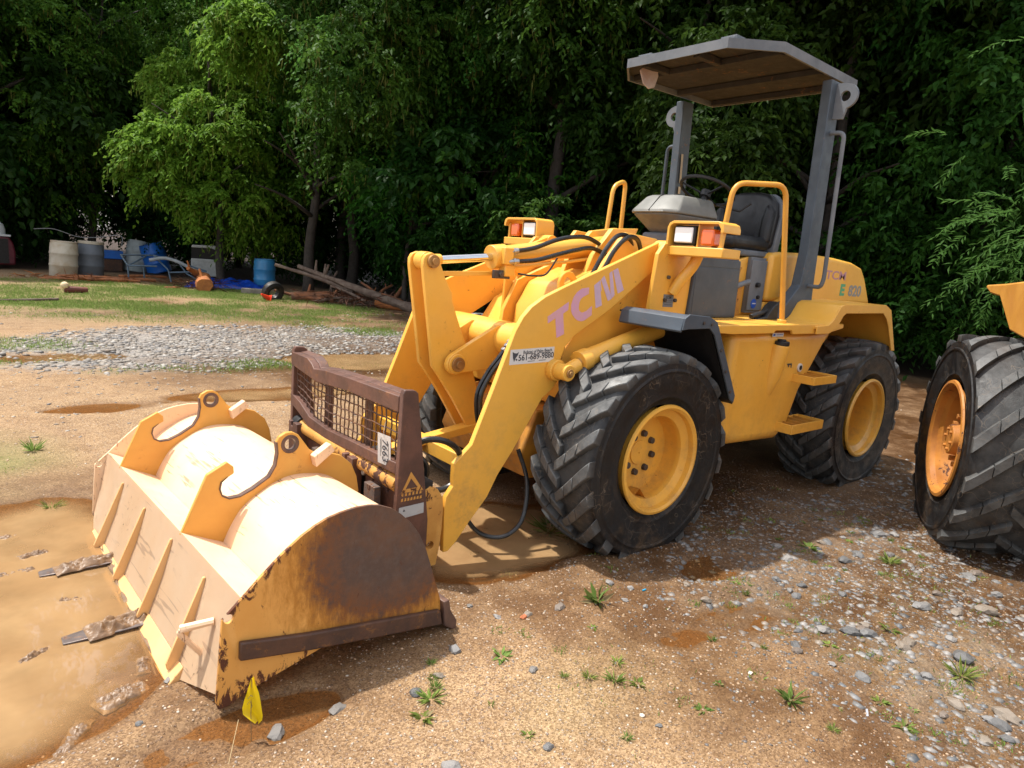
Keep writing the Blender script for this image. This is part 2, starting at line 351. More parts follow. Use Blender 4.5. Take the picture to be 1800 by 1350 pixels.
def ground_mat():
    mt, ns, ls, p = nt('wet_sandy_gravel_ground')
    A = lambda n: N(ns, 'ShaderNodeAttribute', attribute_name=n).outputs['Fac']
    c = coord(ns, ls)
    big = noise(ns, ls, .9, 5, .55, c, .4); mid = noise(ns, ls, 5, 8, .65, c); fine = noise(ns, ls, 60, 8, .75, c); vf = noise(ns, ls, 260, 4, .6, c)
    sand = mix(ns, ls, mr(ns, ls, big, .35, .65), (.36, .24, .125), (.31, .21, .115))
    sand = mix(ns, ls, mr(ns, ls, mid, .42, .68, 0, .75), sand, (.20, .115, .052))
    sand = mix(ns, ls, mr(ns, ls, fine, .35, .7, 0, .8), sand, (.36, .255, .16))
    # embedded grit: small cells with own colour
    vo = N(ns, 'ShaderNodeTexVoronoi'); vo.inputs['Scale'].default_value = 75; ls.new(c, vo.inputs['Vector']); vo.inputs['Randomness'].default_value = 1
    sx = N(ns, 'ShaderNodeSeparateColor'); ls.new(vo.outputs['Color'], sx.inputs[0])
    isg = mth(ns, ls, 'MULTIPLY', mr(ns, ls, sx.outputs[0], .62, .66), mr(ns, ls, vo.outputs['Distance'], .3, .42, 1, 0))
    gcol = mix(ns, ls, sx.outputs[1], (.20, .15, .12), mix(ns, ls, mr(ns, ls, sx.outputs[2], .5, .9), (.38, .26, .17), (.50, .42, .33)))
    o = mix(ns, ls, mth(ns, ls, 'MULTIPLY', isg, .9), sand, gcol)
    vo3 = N(ns, 'ShaderNodeTexVoronoi'); vo3.inputs['Scale'].default_value = 175; ls.new(c, vo3.inputs['Vector']); s3 = N(ns, 'ShaderNodeSeparateColor'); ls.new(vo3.outputs['Color'], s3.inputs[0])
    br = N(ns, 'ShaderNodeMix', data_type='RGBA', blend_type='MULTIPLY'); br.inputs[0].default_value = 1; ls.new(o, br.inputs[6])
    ls.new(mix(ns, ls, mr(ns, ls, s3.outputs[0], .05, .95, smooth=False), (.55, .48, .42), (1.35, 1.33, 1.32)), br.inputs[7]); o = br.outputs[2]
    vo2 = N(ns, 'ShaderNodeTexVoronoi'); vo2.inputs['Scale'].default_value = 24; ls.new(c, vo2.inputs['Vector'])
    sy = N(ns, 'ShaderNodeSeparateColor'); ls.new(vo2.outputs['Color'], sy.inputs[0])
    stone = mix(ns, ls, sy.outputs[0], (.20, .21, .22), mix(ns, ls, sy.outputs[1], (.30, .30, .30), (.44, .40, .35)))
    gm = mth(ns, ls, 'MULTIPLY', A('grey'), mr(ns, ls, mth(ns, ls, 'ADD', sy.outputs[2], mth(ns, ls, 'MULTIPLY', A('grey'), .6)), .45, .6))
    o = mix(ns, ls, mth(ns, ls, 'MULTIPLY', gm, .85), o, stone)
    o = mix(ns, ls, mth(ns, ls, 'MULTIPLY', A('red'), mr(ns, ls, mid, .35, .6, .35, .9)), o, (.085, .038, .024))
    o = mix(ns, ls, mth(ns, ls, 'MULTIPLY', A('green'), mr(ns, ls, fine, .3, .6, .5, .95)), o, mix(ns, ls, mid, (.10, .15, .03), (.17, .20, .055)))
    o = mix(ns, ls, A('litter'), o, mix(ns, ls, mid, (.030, .017, .010), (.055, .033, .02)))  # near-black wood floor, its colour carries the shade of the trees
    geo = N(ns, 'ShaderNodeNewGeometry'); sz = N(ns, 'ShaderNodeSeparateXYZ'); ls.new(geo.outputs['Position'], sz.inputs[0])
    o = mix(ns, ls, mth(ns, ls, 'MULTIPLY', A('damp_dark'), mr(ns, ls, mid, .35, .6, .55, .92)), o, mix(ns, ls, fine, (.10, .052, .020), (.16, .088, .038)))
    wet = mr(ns, ls, mth(ns, ls, 'ADD', sz.outputs[2], mth(ns, ls, 'MULTIPLY', mid, .02)), .005, .026, 1, 0)
    wet = mth(ns, ls, 'MAXIMUM', wet, mth(ns, ls, 'MULTIPLY', A('damp_dark'), mr(ns, ls, mid, .3, .6, .6, 1)))
    dk = mix(ns, ls, 1., o, (.0, .0, .0))
    mul = N(ns, 'ShaderNodeMix', data_type='RGBA', blend_type='MULTIPLY'); mul.inputs[0].default_value = 1; ls.new(o, mul.inputs[6]); mul.inputs[7].default_value = (.50, .36, .22, 1)
    o = mix(ns, ls, wet, o, mul.outputs[2])
    ls.new(o, p.inputs['Base Color'])
    rg = mr(ns, ls, wet, 0, 1, .85, .28); ls.new(rg, p.inputs['Roughness'])
    p.inputs['Specular IOR Level'].default_value = .28
    hgt = mth(ns, ls, 'ADD', mth(ns, ls, 'ADD', mth(ns, ls, 'MULTIPLY', fine, .5), mth(ns, ls, 'MULTIPLY', s3.outputs[0], .45)), mth(ns, ls, 'ADD', mth(ns, ls, 'MULTIPLY', isg, .5), mth(ns, ls, 'MULTIPLY', mr(ns, ls, vo2.outputs['Distance'], 0, .6, 1, 0), mth(ns, ls, 'MULTIPLY', gm, 1.6))))
    bump(ns, ls, p, hgt, .9, .012)
    return mt
def litter(x, y):  # mask of the forest floor, where tree shade is put into the colour
    e = np.array([(9, -24.5), (5.5, -24.2), (2.2, -23.6), (-.6, -24.2), (-5.3, -21.2), (-7.2, -18.6), (-7.6, -15.2), (-8.1, -12.0), (-8.3, -9.2), (-9.4, -6.5), (-10.6, -3.8), (-11.6, -1.2), (-13.0, 1.2), (-14.5, 3.6), (-20, 9), (-40, 20)])[::-1]
    return np.clip((np.interp(x, e[:, 0], e[:, 1])+2.2+1.2*vnoise(x, y, 1.1, 77)-y)/.9, 0, 1)
damp_dark = np.clip(blob(X, Y, -6, 0, 5, 4.2, 0)*1.5+blob(X, Y, .2, .9, 1.8, .8, 0)*1.1+blob(X, Y, -1.0, 2.0, 2.4, 2.6, 0)*2.2+blob(X, Y, -1, -5, 3.5, 1.6, 0)+blob(X, Y, 2.5, -.2, 1.5, 2.0, 0)*1.1+blob(X, Y, -5, -6, 6, 9, 0), 0, 1)  # wet ground, plus a broad darker blob over the right foreground
ground = link('ground', np_mesh('ground', co, quads, True, {'grey': np.clip(ga+gb*.45, 0, 1), 'green': np.clip(g1+g2*.25, 0, 1), 'red': redmud(X, Y), 'damp_dark': damp_dark*(.35+.65*vnoise(X, Y, .5, 41)), 'litter': litter(X, Y)}), ground_mat())
tag(ground, 'wet orange sandy gravel yard with puddles', None, None, 'structure')
def water_mat():
    mt, ns, ls, p = nt('muddy_puddle_water')
    c = coord(ns, ls)
    o = mix(ns, ls, mr(ns, ls, noise(ns, ls, 2.2, 6, .6, c, .6), .3, .7), (.40, .255, .125), (.34, .205, .095))
    p.inputs['Transmission Weight'].default_value = 0
    ls.new(o, p.inputs['Base Color']); p.inputs['Roughness'].default_value = .02; p.inputs['Specular IOR Level'].default_value = .7; p.inputs['IOR'].default_value = 1.45
    bump(ns, ls, p, noise(ns, ls, 7, 2, .4, c), .035, .01)
    tr = N(ns, 'ShaderNodeBsdfTransparent'); tr.inputs[0].default_value = (1, .86, .66, 1)
    ms = N(ns, 'ShaderNodeMixShader'); out = ns['Material Output']
    fr = N(ns, 'ShaderNodeFresnel'); fr.inputs['IOR'].default_value = 1.33
    dp = N(ns, 'ShaderNodeAttribute', attribute_name='depth'); ls.new(mth(ns, ls, 'MULTIPLY', mr(ns, ls, dp.outputs['Fac'], 0, .035, .06, .85), mr(ns, ls, noise(ns, ls, 3, 4, .6, c), .3, .7, .75, 1)), ms.inputs[0])
    ls.new(tr.outputs[0], ms.inputs[1]); ls.new(p.outputs[0], ms.inputs[2]); ls.new(ms.outputs[0], out.inputs['Surface'])
    return mt
wx = np.arange(-6.2, 4.3, .045); wy = np.arange(-7.4, 2.9, .045); WX, WY = np.meshgrid(wx, wy, indexing='ij'); wi = np.arange(WX.size).reshape(WX.shape)
dep = .0015-H(WX, WY); wq = np.stack([wi[:-1, :-1], wi[1:, :-1], wi[1:, 1:], wi[:-1, 1:]], -1).reshape(-1, 4); wq = wq[(dep.ravel()[wq] > -.012).any(1)]
used = np.unique(wq); rm = np.full(WX.size, -1); rm[used] = np.arange(len(used))
tag(link('puddle_water', np_mesh('puddle_water', np.stack([WX, WY, np.full_like(WX, .0015)], -1).reshape(-1, 3)[used], rm[wq], True, {'depth': dep.ravel()[used]}), water_mat()), 'muddy orange brown puddle water', None, None, 'structure')

# stones ---------------------------------------------------------
def rock_mesh(seed, sub_=1, flatz=.55):
    rr = random.Random(seed); bm = bmesh.new(); bmesh.ops.create_icosphere(bm, subdivisions=sub_, radius=1)
    sx_, sy_ = rr.uniform(.75, 1.25), rr.uniform(.6, 1.)
    for v in bm.verts:
        k = rr.uniform(.72, 1.12); v.co = Vector((v.co.x*k*sx_, v.co.y*k*sy_, v.co.z*k*flatz))
    me = bpy.data.meshes.new('stone'); bm.to_mesh(me); bm.free(); return me
def merged(name, bases, pos, scale, rotz, tint, mat):
    vs_, fs_, tn = [], [], []; off = 0
    base = [(np.array([v.co[:] for v in b.vertices]), np.array([p_.vertices[:] for p_ in b.polygons])) for b in bases]
    for i in range(len(pos)):
        V, Fc = base[i % len(base)]; c_, s_ = math.cos(rotz[i]), math.sin(rotz[i])
        q = V*scale[i]; q = np.stack([q[:, 0]*c_-q[:, 1]*s_, q[:, 0]*s_+q[:, 1]*c_, q[:, 2]], 1)+pos[i]
        vs_.append(q); fs_.append(Fc+off); off += len(V); tn.append(np.full(len(V), tint[i]))
    return link(name, np_mesh(name, np.concatenate(vs_), np.concatenate(fs_), False, {'tint': np.concatenate(tn)}), mat)
def stone_mat(name, cols, rough=.6):
    mt, ns, ls, p = nt(name); c = coord(ns, ls)
    a = N(ns, 'ShaderNodeAttribute', attribute_name='tint'); oi = N(ns, 'ShaderNodeObjectInfo')
    f_ = mth(ns, ls, 'FRACT', mth(ns, ls, 'ADD', a.outputs['Fac'], oi.outputs['Random']))
    rp = N(ns, 'ShaderNodeValToRGB'); rp.color_ramp.interpolation = 'CONSTANT'; e = rp.color_ramp.elements
    e[0].color = (*cols[0], 1); e[1].position = 1/len(cols); e[1].color = (*cols[1], 1)
    for i, cc in enumerate(cols[2:]): k = e.new((i+2)/len(cols)); k.color = (*cc, 1)
    ls.new(f_, rp.inputs[0])
    o = mix(ns, ls, mr(ns, ls, noise(ns, ls, 35, 6, .7, c), .35, .7, 0, .5), rp.outputs[0], (.26, .22, .18))
    ls.new(o, p.inputs['Base Color']); p.inputs['Roughness'].default_value = rough; bump(ns, ls, p, noise(ns, ls, 90, 5, .6, c), .4, .004); return mt
SG = stone_mat('grey_crushed_stone', [(.10, .11, .12), (.16, .165, .17), (.09, .10, .11), (.23, .225, .22), (.14, .135, .13), (.19, .155, .12), (.06, .07, .08), (.20, .195, .19), (.13, .10, .08)], .5)
SP = stone_mat('sandy_pebbles', [(.36, .25, .16), (.43, .35, .27), (.27, .15, .08), (.32, .22, .14), (.50, .44, .36), (.20, .15, .12), (.5, .33, .2)], .5)
ico0 = [rock_mesh(i, 1, .5) for i in range(5)]
def tinyrock(seed):
    rr = random.Random(seed); bm = bmesh.new(); bmesh.ops.create_cube(bm, size=1.5)
    bmesh.ops.bevel(bm, geom=bm.edges[:], offset=.3, segments=1, affect='EDGES')
    for v in bm.verts: v.co = Vector((v.co.x*rr.uniform(.8, 1.2), v.co.y*rr.uniform(.6, .9), v.co.z*.6*rr.uniform(.8, 1.1)))
    bmesh.ops.triangulate(bm, faces=bm.faces[:]); me = bpy.data.meshes.new('tiny'); bm.to_mesh(me); bm.free(); return me
def octa(seed):
    rr = random.Random(seed); bm = bmesh.new(); bmesh.ops.create_icosphere(bm, subdivisions=0+1, radius=1) if False else bmesh.ops.create_icosphere(bm, subdivisions=1, radius=1)
    for v in bm.verts: v.co = Vector((v.co.x*rr.uniform(.6, 1.25), v.co.y*rr.uniform(.45, 1.), v.co.z*.5*rr.uniform(.6, 1.2)))
    me = bpy.data.meshes.new('tiny'); bm.to_mesh(me); bm.free(); return me
tiny = [octa(i) for i in range(6)]
def scatter(n, x0, x1, y0, y1, fn, seed):
    g = np.random.default_rng(seed); x = g.uniform(x0, x1, n*8); y = g.uniform(y0, y1, n*8); k = g.uniform(0, 1, n*8) < fn(x, y)
    return x[k][:n], y[k][:n], g
def in_water(x, y): return H(x, y) < .004
def layer(name, n, reg, fn, smin, smax, mats, seed, label, bases=None, pw=2.5, sink=.25):
    x, y, g = scatter(n, *reg, fn, seed)
    s = smin+(smax-smin)*g.uniform(0, 1, len(x))**pw
    keep = ~(in_water(x, y) & (s < .02) & (g.uniform(0, 1, len(x)) < .8)); x, y, s = x[keep], y[keep], s[keep]
    pos = np.stack([x, y, H(x, y)+s*(sink*.4-.12)], 1)
    o = merged(name, bases or tiny, pos, s, g.uniform(0, 6.28, len(x)), g.uniform(0, 1, len(x)), mats)
    return tag(o, label, None, None, 'stuff')
SG2 = stone_mat('pale_crushed_stone', [(.17, .155, .14), (.12, .12, .125), (.23, .21, .185), (.20, .155, .115), (.12, .115, .11), (.27, .24, .20), (.17, .145, .12), (.36, .34, .31)], .65)
layer('gravel', 10500, (-6, 4.2, -10.2, -3.6), lambda x, y: np.clip(grav(x, y)[0]*(.25+1.1*vnoise(x, y, .45, 14)), 0, 1)**1.3, .010, .062, SG2, 5, 'grey crushed stone strip behind the bucket', pw=2.3)
layer('gravel', 9500, (-4, .9, .6, 4), lambda x, y: grav(x, y)[1]*(.1+1.2*vnoise(x, y, .18, 15)), .0035, .036, SG, 6, 'wet grey stones scattered right of the loader', pw=3.6, sink=-.2)
SPW = stone_mat('wet_dark_pebbles', [(.20, .11, .05), (.12, .11, .11), (.30, .17, .08), (.09, .07, .06), (.22, .19, .16), (.34, .22, .12), (.07, .075, .08)], .35)
dm = lambda x, y: np.clip(blob(x, y, -1.0, 2.0, 2.2, 2.4, 0)*1.7, 0, 1)
layer('pebbles', 24000, (-2.6, 1.6, -.2, 3.4), lambda x, y: dm(x, y)*(.2+.8*vnoise(x, y, .2, 58)), .002, .011, SPW, 28, 'wet dark grit on the muddy ground right of the loader', pw=2.6)
layer('pebbles', 22000, (-1.4, 3.2, -.2, 3.4), lambda x, y: (1-.93*dm(x, y))*(.15+.85*vnoise(x, y, .3, 50)), .0018, .0085, SP, 8, 'small sandy pebbles over the foreground ground', pw=3)
layer('gravel', 2600, (-6, 3.8, -11, -2.5), lambda x, y: vnoise(x, y, .6, 55)**2*.8, .008, .03, SG2, 25, 'scattered pale stones around the gravel strip', pw=2.5)
layer('pebbles', 5000, (-7, 3.6, -9, 0), lambda x, y: .3+.7*vnoise(x, y, .5, 51), .005, .018, SP, 9, 'small pebbles over the yard behind', pw=3)
rocks = [rock_mesh(100+i, 2, .5) for i in range(6)]
for mme in rocks: mme.materials.append(SG)
big = [(1.57, 1.22, .030), (1.72, 1.33, .022), (1.85, 1.37, .026), (2.12, 1.28, .03), (2.34, 1.27, .028), (1.95, 1.75, .026), (1.62, 1.86, .022), (1.25, 1.1, .02), (1.3, .95, .018), (.95, 1.2, .026), (1.12, 1.16, .02), (.55, 1.15, .024), (.5, 1.25, .02),
       (.62, 1.32, .018), (.2, 1.38, .022), (-.1, 2.1, .035), (.0, 2.02, .03), (.22, 2.3, .028), (-.2, 2.3, .04), (-.45, 1.9, .03), (-.35, 2.5, .05), (-.7, 2.2, .04), (-.9, 1.7, .035), (-1.1, 1.5, .03), (-1.3, 1.8, .03), (.05, 2.6, .036), (.2, 2.75, .03),
       (-.05, 2.75, .04), (-1.6, 1.6, .04), (-.6, 1.5, .03), (.3, 2.05, .026), (.1, 1.95, .022), (-.25, 1.75, .03), (.4, 1.9, .02), (1.38, 1.5, .018), (1.2, 2.0, .012), (2.2, 2.0, .02), (2.45, 2.3, .022), (-.5, 2.4, .03), (-1.0, 2.4, .045)]
gq = random.Random(21)
for _ in range(70):
    x, y = gq.uniform(-2.4, .6), gq.uniform(1.2, 3.2)
    if gq.random() < float(grav(np.array([x]), np.array([y]))[1][0])+.15: big.append((x, y, gq.uniform(.014, .036)))
for _ in range(14): big.append((gq.uniform(2.5, 2.95), gq.uniform(-.8, 1.2), gq.uniform(.01, .022)))
for i, (x, y, s) in enumerate(big):
    o = link('stone', rocks[i % 6], None, ground, (x, y, float(H(np.array([x]), np.array([y]))[0])+s*.15)); o.rotation_euler = (random.uniform(-.2, .2), random.uniform(-.2, .2), random.uniform(0, 6)); o.scale = (s*1.15,)*3

# ------------------------------------------------------------------ foliage
def leaf_mat(name, c1, c2, c3=None, trans=.35, rough=.55, spec=.13):
    mt, ns, ls, p = nt(name)
    at = N(ns, 'ShaderNodeAttribute', attribute_name='tint'); oi = N(ns, 'ShaderNodeObjectInfo')
    o = mix(ns, ls, at.outputs['Fac'], c1, c2)
    hs = N(ns, 'ShaderNodeHueSaturation'); ls.new(o, hs.inputs['Color']); ls.new(mr(ns, ls, oi.outputs['Random'], 0, 1, .47, .515, False), hs.inputs['Hue']); ls.new(mr(ns, ls, mth(ns, ls, 'FRACT', mth(ns, ls, 'MULTIPLY', oi.outputs['Random'], 7.3)), 0, 1, .7, 1.25, False), hs.inputs['Value'])
    o = hs.outputs[0]
    if c3:
        a2 = N(ns, 'ShaderNodeAttribute', attribute_name='seed'); o = mix(ns, ls, a2.outputs['Fac'], o, c3)
    ls.new(o, p.inputs['Base Color']); p.inputs['Roughness'].default_value = rough; p.inputs['Specular IOR Level'].default_value = spec
    tr = N(ns, 'ShaderNodeBsdfTranslucent'); g = N(ns, 'ShaderNodeGamma'); g.inputs[1].default_value = .8; ls.new(o, g.inputs[0]); ls.new(g.outputs[0], tr.inputs[0])
    ms = N(ns, 'ShaderNodeMixShader'); ms.inputs[0].default_value = trans; ls.new(p.outputs[0], ms.inputs[1]); ls.new(tr.outputs[0], ms.inputs[2]); ls.new(ms.outputs[0], ns['Material Output'].inputs['Surface'])
    return mt
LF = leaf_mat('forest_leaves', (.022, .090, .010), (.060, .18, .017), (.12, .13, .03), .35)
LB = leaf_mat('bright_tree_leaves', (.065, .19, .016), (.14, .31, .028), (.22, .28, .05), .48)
LW = leaf_mat('willow_leaves', (.05, .12, .02), (.09, .19, .03), None, .45)
LG = leaf_mat('grass_blades', (.11, .19, .035), (.20, .27, .06), (.3, .24, .12), .35)
BARK = surf('bark', (.05, .04, .032), (.028, .022, .018), .9, nscale=14, bumpv=.6, bscale=25)
def unit(a): return a/np.maximum(np.linalg.norm(a, axis=-1, keepdims=True), 1e-9)
def leaves_mesh(name, base, dirn, L, W, g, tint, seed):
    """folded rhomb leaves at base pointing along dirn (arrays)"""
    n = len(base); up_ = unit(g.normal(size=(n, 3))*.55+np.array([0, 0, 1.])); side = unit(np.cross(dirn, up_)); nrm = np.cross(side, dirn)
    L = L[:, None]; W = W[:, None]
    a = base; b = base+dirn*L*.45+side*W; c_ = base+dirn*L-nrm*L*.12; d = base+dirn*L*.45-side*W
    b = b+nrm*W*.35; d = d+nrm*W*.35
    co_ = np.stack([a, b, c_, d], 1).reshape(-1, 3); i = np.arange(n)*4
    f_ = np.concatenate([np.stack([i, i+1, i+2], 1), np.stack([i, i+2, i+3], 1)])
    return np_mesh(name, co_, f_, False, {'tint': np.repeat(tint, 4), 'seed': np.repeat(seed, 4)})
def crown_mesh(name, seed, rx, rz, z0, ncl, twigs, lv, ll, lw, spread=.5, droop=.5, seeds=.0, low=-1., mode='round'):
    g = np.random.default_rng(seed)
    # lobes: a few overlapping ellipsoids give an uneven outline
    nl = 9; lobes = np.stack([g.normal(0, .48, nl)*rx, g.normal(0, .48, nl)*rx, z0+rz*(.15+.85*g.uniform(0, 1, nl)**.8)*1.0], 1); lr = g.uniform(.35, .6, nl)*rx
    lobes[0] = (0, 0, z0+rz*.55); lr[0] = rx*.62
    k = g.integers(0, nl, ncl); d = unit(g.normal(size=(ncl, 3))); d[:, 2] = np.abs(d[:, 2])*.8+d[:, 2]*.2*1.0 if low > -.5 else d[:, 2]
    rad = lr[k]*(g.uniform(.35, 1, ncl)**.5); cl = lobes[k]+unit(d)*rad[:, None]*np.array([1, 1, .85])
    cs = g.uniform(.6, 1.3, ncl)*spread; ctint = g.uniform(0, 1, ncl)
    m_ = ncl*twigs; ci = np.repeat(np.arange(ncl), twigs)
    out = unit(unit(cl-lobes[k])[ci]*.7+g.normal(size=(m_, 3))*.75+np.array([0, 0, .1])); tl = cs[ci]*g.uniform(.6, 1.2, m_)
    q = m_*lv; ti = np.repeat(np.arange(m_), lv); t = np.tile(np.linspace(.15, 1, lv), m_)
    base = cl[ci][ti]+out[ti]*(tl[ti]*t)[:, None]; base[:, 2] -= droop*tl[ti]*t*t
    tang = out[ti].copy(); tang[:, 2] -= 2*droop*t; tang = unit(tang)
    s_ = np.tile(np.array([1, -1]*(lv//2+1))[:lv], m_); side = unit(np.cross(tang, np.array([0, 0, 1.])+g.normal(size=(q, 3))*.3))
    dirn = unit(tang*.6+side*s_[:, None]*.8+np.array([0, 0, -.35])+g.normal(size=(q, 3))*.25)
    sd_ = (g.uniform(0, 1, q) < seeds).astype(float)
    L = ll*g.uniform(.7, 1.25, q); W = lw*g.uniform(.7, 1.2, q)
    dirn[sd_ > 0] = unit(np.array([0, 0, -1.])+g.normal(size=(int(sd_.sum()), 3))*.15); L[sd_ > 0] *= 1.9; W[sd_ > 0] *= .35
    tint = np.clip(ctint[ci][ti]*.6+g.uniform(0, 1, q)*.4, 0, 1)
    keep = base[:, 2] > .1
    return leaves_mesh(name, base[keep], dirn[keep], L[keep], W[keep], g, tint[keep], sd_[keep])
def trunk_mesh(seed, h, r, lean=(0, 0), limbs=6, z0=2.):
    rr = random.Random(seed); bm = bmesh.new()
    P = [(0, 0, -.1)]; 
    for i in range(1, 8): t = i/7; P.append((lean[0]*t+rr.uniform(-.08, .08), lean[1]*t+rr.uniform(-.08, .08), h*t))
    tube(bm, spline(P, 3), r, 9, rs=[r*(1.25 if i == 0 else 1)*(1-.85*i/21) for i in range(22)])
    for i in range(limbs):
        t = rr.uniform(z0/h, .9); a = rr.uniform(0, 6.28); b = Vector((lean[0]*t, lean[1]*t, h*t)); ln = rr.uniform(.8, 2.2)
        e = b+Vector((math.cos(a), math.sin(a), rr.uniform(.2, .8)))*ln; mid_ = (b+e)/2+Vector((0, 0, .12))
        tube(bm, spline([b, mid_, e], 3), .03, 6, rs=[r*.4*(1-.13*k) for k in range(7)])
    bmesh.ops.recalc_face_normals(bm, faces=bm.faces); me = bpy.data.meshes.new('trunk'); bm.to_mesh(me); bm.free()
    me.polygons.foreach_set('use_smooth', [True]*len(me.polygons)); me.materials.append(BARK); return me
CR = [crown_mesh('crown', 11+i, 3.1, 8.7, 1.4, 430, 9, 10, .15, .040, .62, .55, .05 if i % 2 else .0) for i in range(4)]
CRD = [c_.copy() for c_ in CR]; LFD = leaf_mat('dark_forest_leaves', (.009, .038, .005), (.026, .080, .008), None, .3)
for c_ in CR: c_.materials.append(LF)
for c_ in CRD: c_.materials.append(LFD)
TR = [trunk_mesh(40+i, 9.5, .13+.03*i, (random.uniform(-.5, .5), random.uniform(-.5, .5)), 7) for i in range(3)]
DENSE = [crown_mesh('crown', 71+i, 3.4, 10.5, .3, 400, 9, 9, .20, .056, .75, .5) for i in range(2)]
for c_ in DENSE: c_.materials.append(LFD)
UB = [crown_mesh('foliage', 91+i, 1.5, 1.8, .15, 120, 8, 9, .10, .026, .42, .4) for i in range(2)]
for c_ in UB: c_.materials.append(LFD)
def tree(x, y, s, rz, ci, label, mats=None, crown=None, trunk=None, group='trees along the edge of the yard', name='tree', tilt=0):
    t = thing(name, label, 'tree', (x, y, 0), rz, group); t.scale = (s, s, s)
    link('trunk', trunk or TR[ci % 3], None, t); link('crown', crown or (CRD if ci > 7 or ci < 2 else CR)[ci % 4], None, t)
    return t
edge_pts = [(9, -24.5), (5.5, -24.2), (2.2, -23.6), (-.6, -24.2), (-5.3, -21.2), (-7.2, -18.6), (-7.6, -15.2), (-8.1, -12.0), (-8.3, -9.2), (-9.4, -6.5), (-10.6, -3.8), (-11.6, -1.2), (-13.0, 1.2), (-14.5, 3.6)]
place_words = ['by the white barrel', 'behind the white barrels', 'behind the metal frame', 'behind the bright tree', 'beside the bright tree', 'behind the blue barrel', 'behind the log pile', 'behind the fallen logs', 'behind the lifted arms', 'behind the steering wheel', 'behind the canopy post', 'behind the engine hood', 'behind the far right wheel', 'past the far right wheel']
for i, (x, y) in enumerate(edge_pts):
    tree(x, y, random.uniform(.95, 1.2), random.uniform(0, 6.28), i, 'dark green broadleaf tree ' + place_words[i] if i > 0 else 'dark green broadleaf tree above the pressure washer')
for j, off in enumerate((3.2, 6.6, 10.5, 15)):
    for i in range(len(edge_pts)-1):
        a, b = Vector(edge_pts[i]), Vector(edge_pts[i+1]); d = (b-a).normalized(); nrm = Vector((d.y, -d.x))
        if nrm.dot(Vector((-1, -1))) < 0: nrm = -nrm
        q = (a+b)/2+nrm*(off+random.uniform(-.8, .8))+d*random.uniform(-.8, .8)
        t = thing('tree', 'dark tree standing deeper in the wood behind the front row', 'tree', (q.x, q.y, 0), random.uniform(0, 6.28), 'trees deeper in the wood'); s = random.uniform(1., 1.35)*(1.35 if j == 3 else 1); t.scale = (s, s, s)
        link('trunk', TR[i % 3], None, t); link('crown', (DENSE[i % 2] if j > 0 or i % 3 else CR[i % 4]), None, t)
for j, off in enumerate((1.6, 4.2, 7.5, 12.5)):
    for i in range(len(edge_pts)-1):
        a, b = Vector(edge_pts[i]), Vector(edge_pts[i+1]); d = (b-a).normalized(); nrm = Vector((d.y, -d.x))
        if nrm.dot(Vector((-1, -1))) < 0: nrm = -nrm
        q = (a+b)/2+nrm*off+d*random.uniform(-.9, .9)
        o = link('bush', UB[(i+j) % 2], None, None, (q.x, q.y, 0)); o.rotation_euler.z = random.uniform(0, 6); o.scale = (random.uniform(1.4, 1.9)*(1.5 if j == 3 else 1),)*2+(random.uniform(1.1, 1.6)*(1.8 if j == 3 else 1),)
        tag(o, 'dark undergrowth bush deep in the shade between the trunks', 'bush', 'undergrowth between the trunks')
for i, (x, y) in enumerate(((12, -31), (8, -33), (4, -32.5), (0, -33), (-4, -31.5), (-8, -29), (15, -28), (2, -29), (6, -29.5))):
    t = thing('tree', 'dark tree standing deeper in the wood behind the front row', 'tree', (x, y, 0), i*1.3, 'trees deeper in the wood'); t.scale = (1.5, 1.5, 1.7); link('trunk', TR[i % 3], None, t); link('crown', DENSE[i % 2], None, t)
# thin bare trunks that show below the crowns
for x, y, lean, r_, lab in ((-7.9, -20.0, (-.9, .2), .15, 'dark leaning trunk rising behind the blue barrel'), (-6.9, -17.2, (-.1, .1), .19, 'thick dark trunk rising behind the log pile'), (-6.05, -12.3, (-.5, -.1), .07, 'slim pale trunk beside the end of the fallen logs')):
    t = thing('tree', lab, 'tree', (x, y, 0), 0, 'trees along the edge of the yard')
    link('trunk', trunk_mesh(int(r_*1000), 8, r_, lean, 8, 3.), None, t); link('crown', CR[int(r_*100) % 4], None, t, (0, 0, 1.2))
# the bright tree that stands out in front
bc_ = crown_mesh('crown', 5, 2.35, 6.1, 1.0, 560, 9, 11, .15, .040, .55, .62, .09); bc_.materials.append(LB)
t = thing('tree', 'bright yellow green tree drooping over the tarp in front of the wood', 'tree', (-3.1, -17.9, 0), .6, 'trees along the edge of the yard')
link('trunk', trunk_mesh(9, 6.5, .13, (.3, -.2), 8, 1.5), None, t); link('crown', bc_, None, t)
mid_c = crown_mesh('crown', 15, 2.3, 6.0, 3.4, 380, 9, 10, .14, .036, .58, .6, .07); mid_c.materials.append(leaf_mat('mid_green_leaves', (.030, .10, .014), (.07, .18, .022), (.17, .17, .045), .38))
for x, y, rz, s, lab in ((-4.9, -15.8, 1.2, 1.0, 'mid green tree with hanging strands above the blue barrel'), (-6.5, -12.6, 3.4, .95, 'mid green tree with hanging strands above the fallen logs'), (4.3, -21.5, 2.2, 1.0, 'dark drooping tree above the two pale barrels')):
    t = thing('tree', lab, 'tree', (x, y, 0), rz, 'trees along the edge of the yard'); t.scale = (s,)*3
    link('trunk', TR[1], None, t); link('crown', mid_c, None, t)
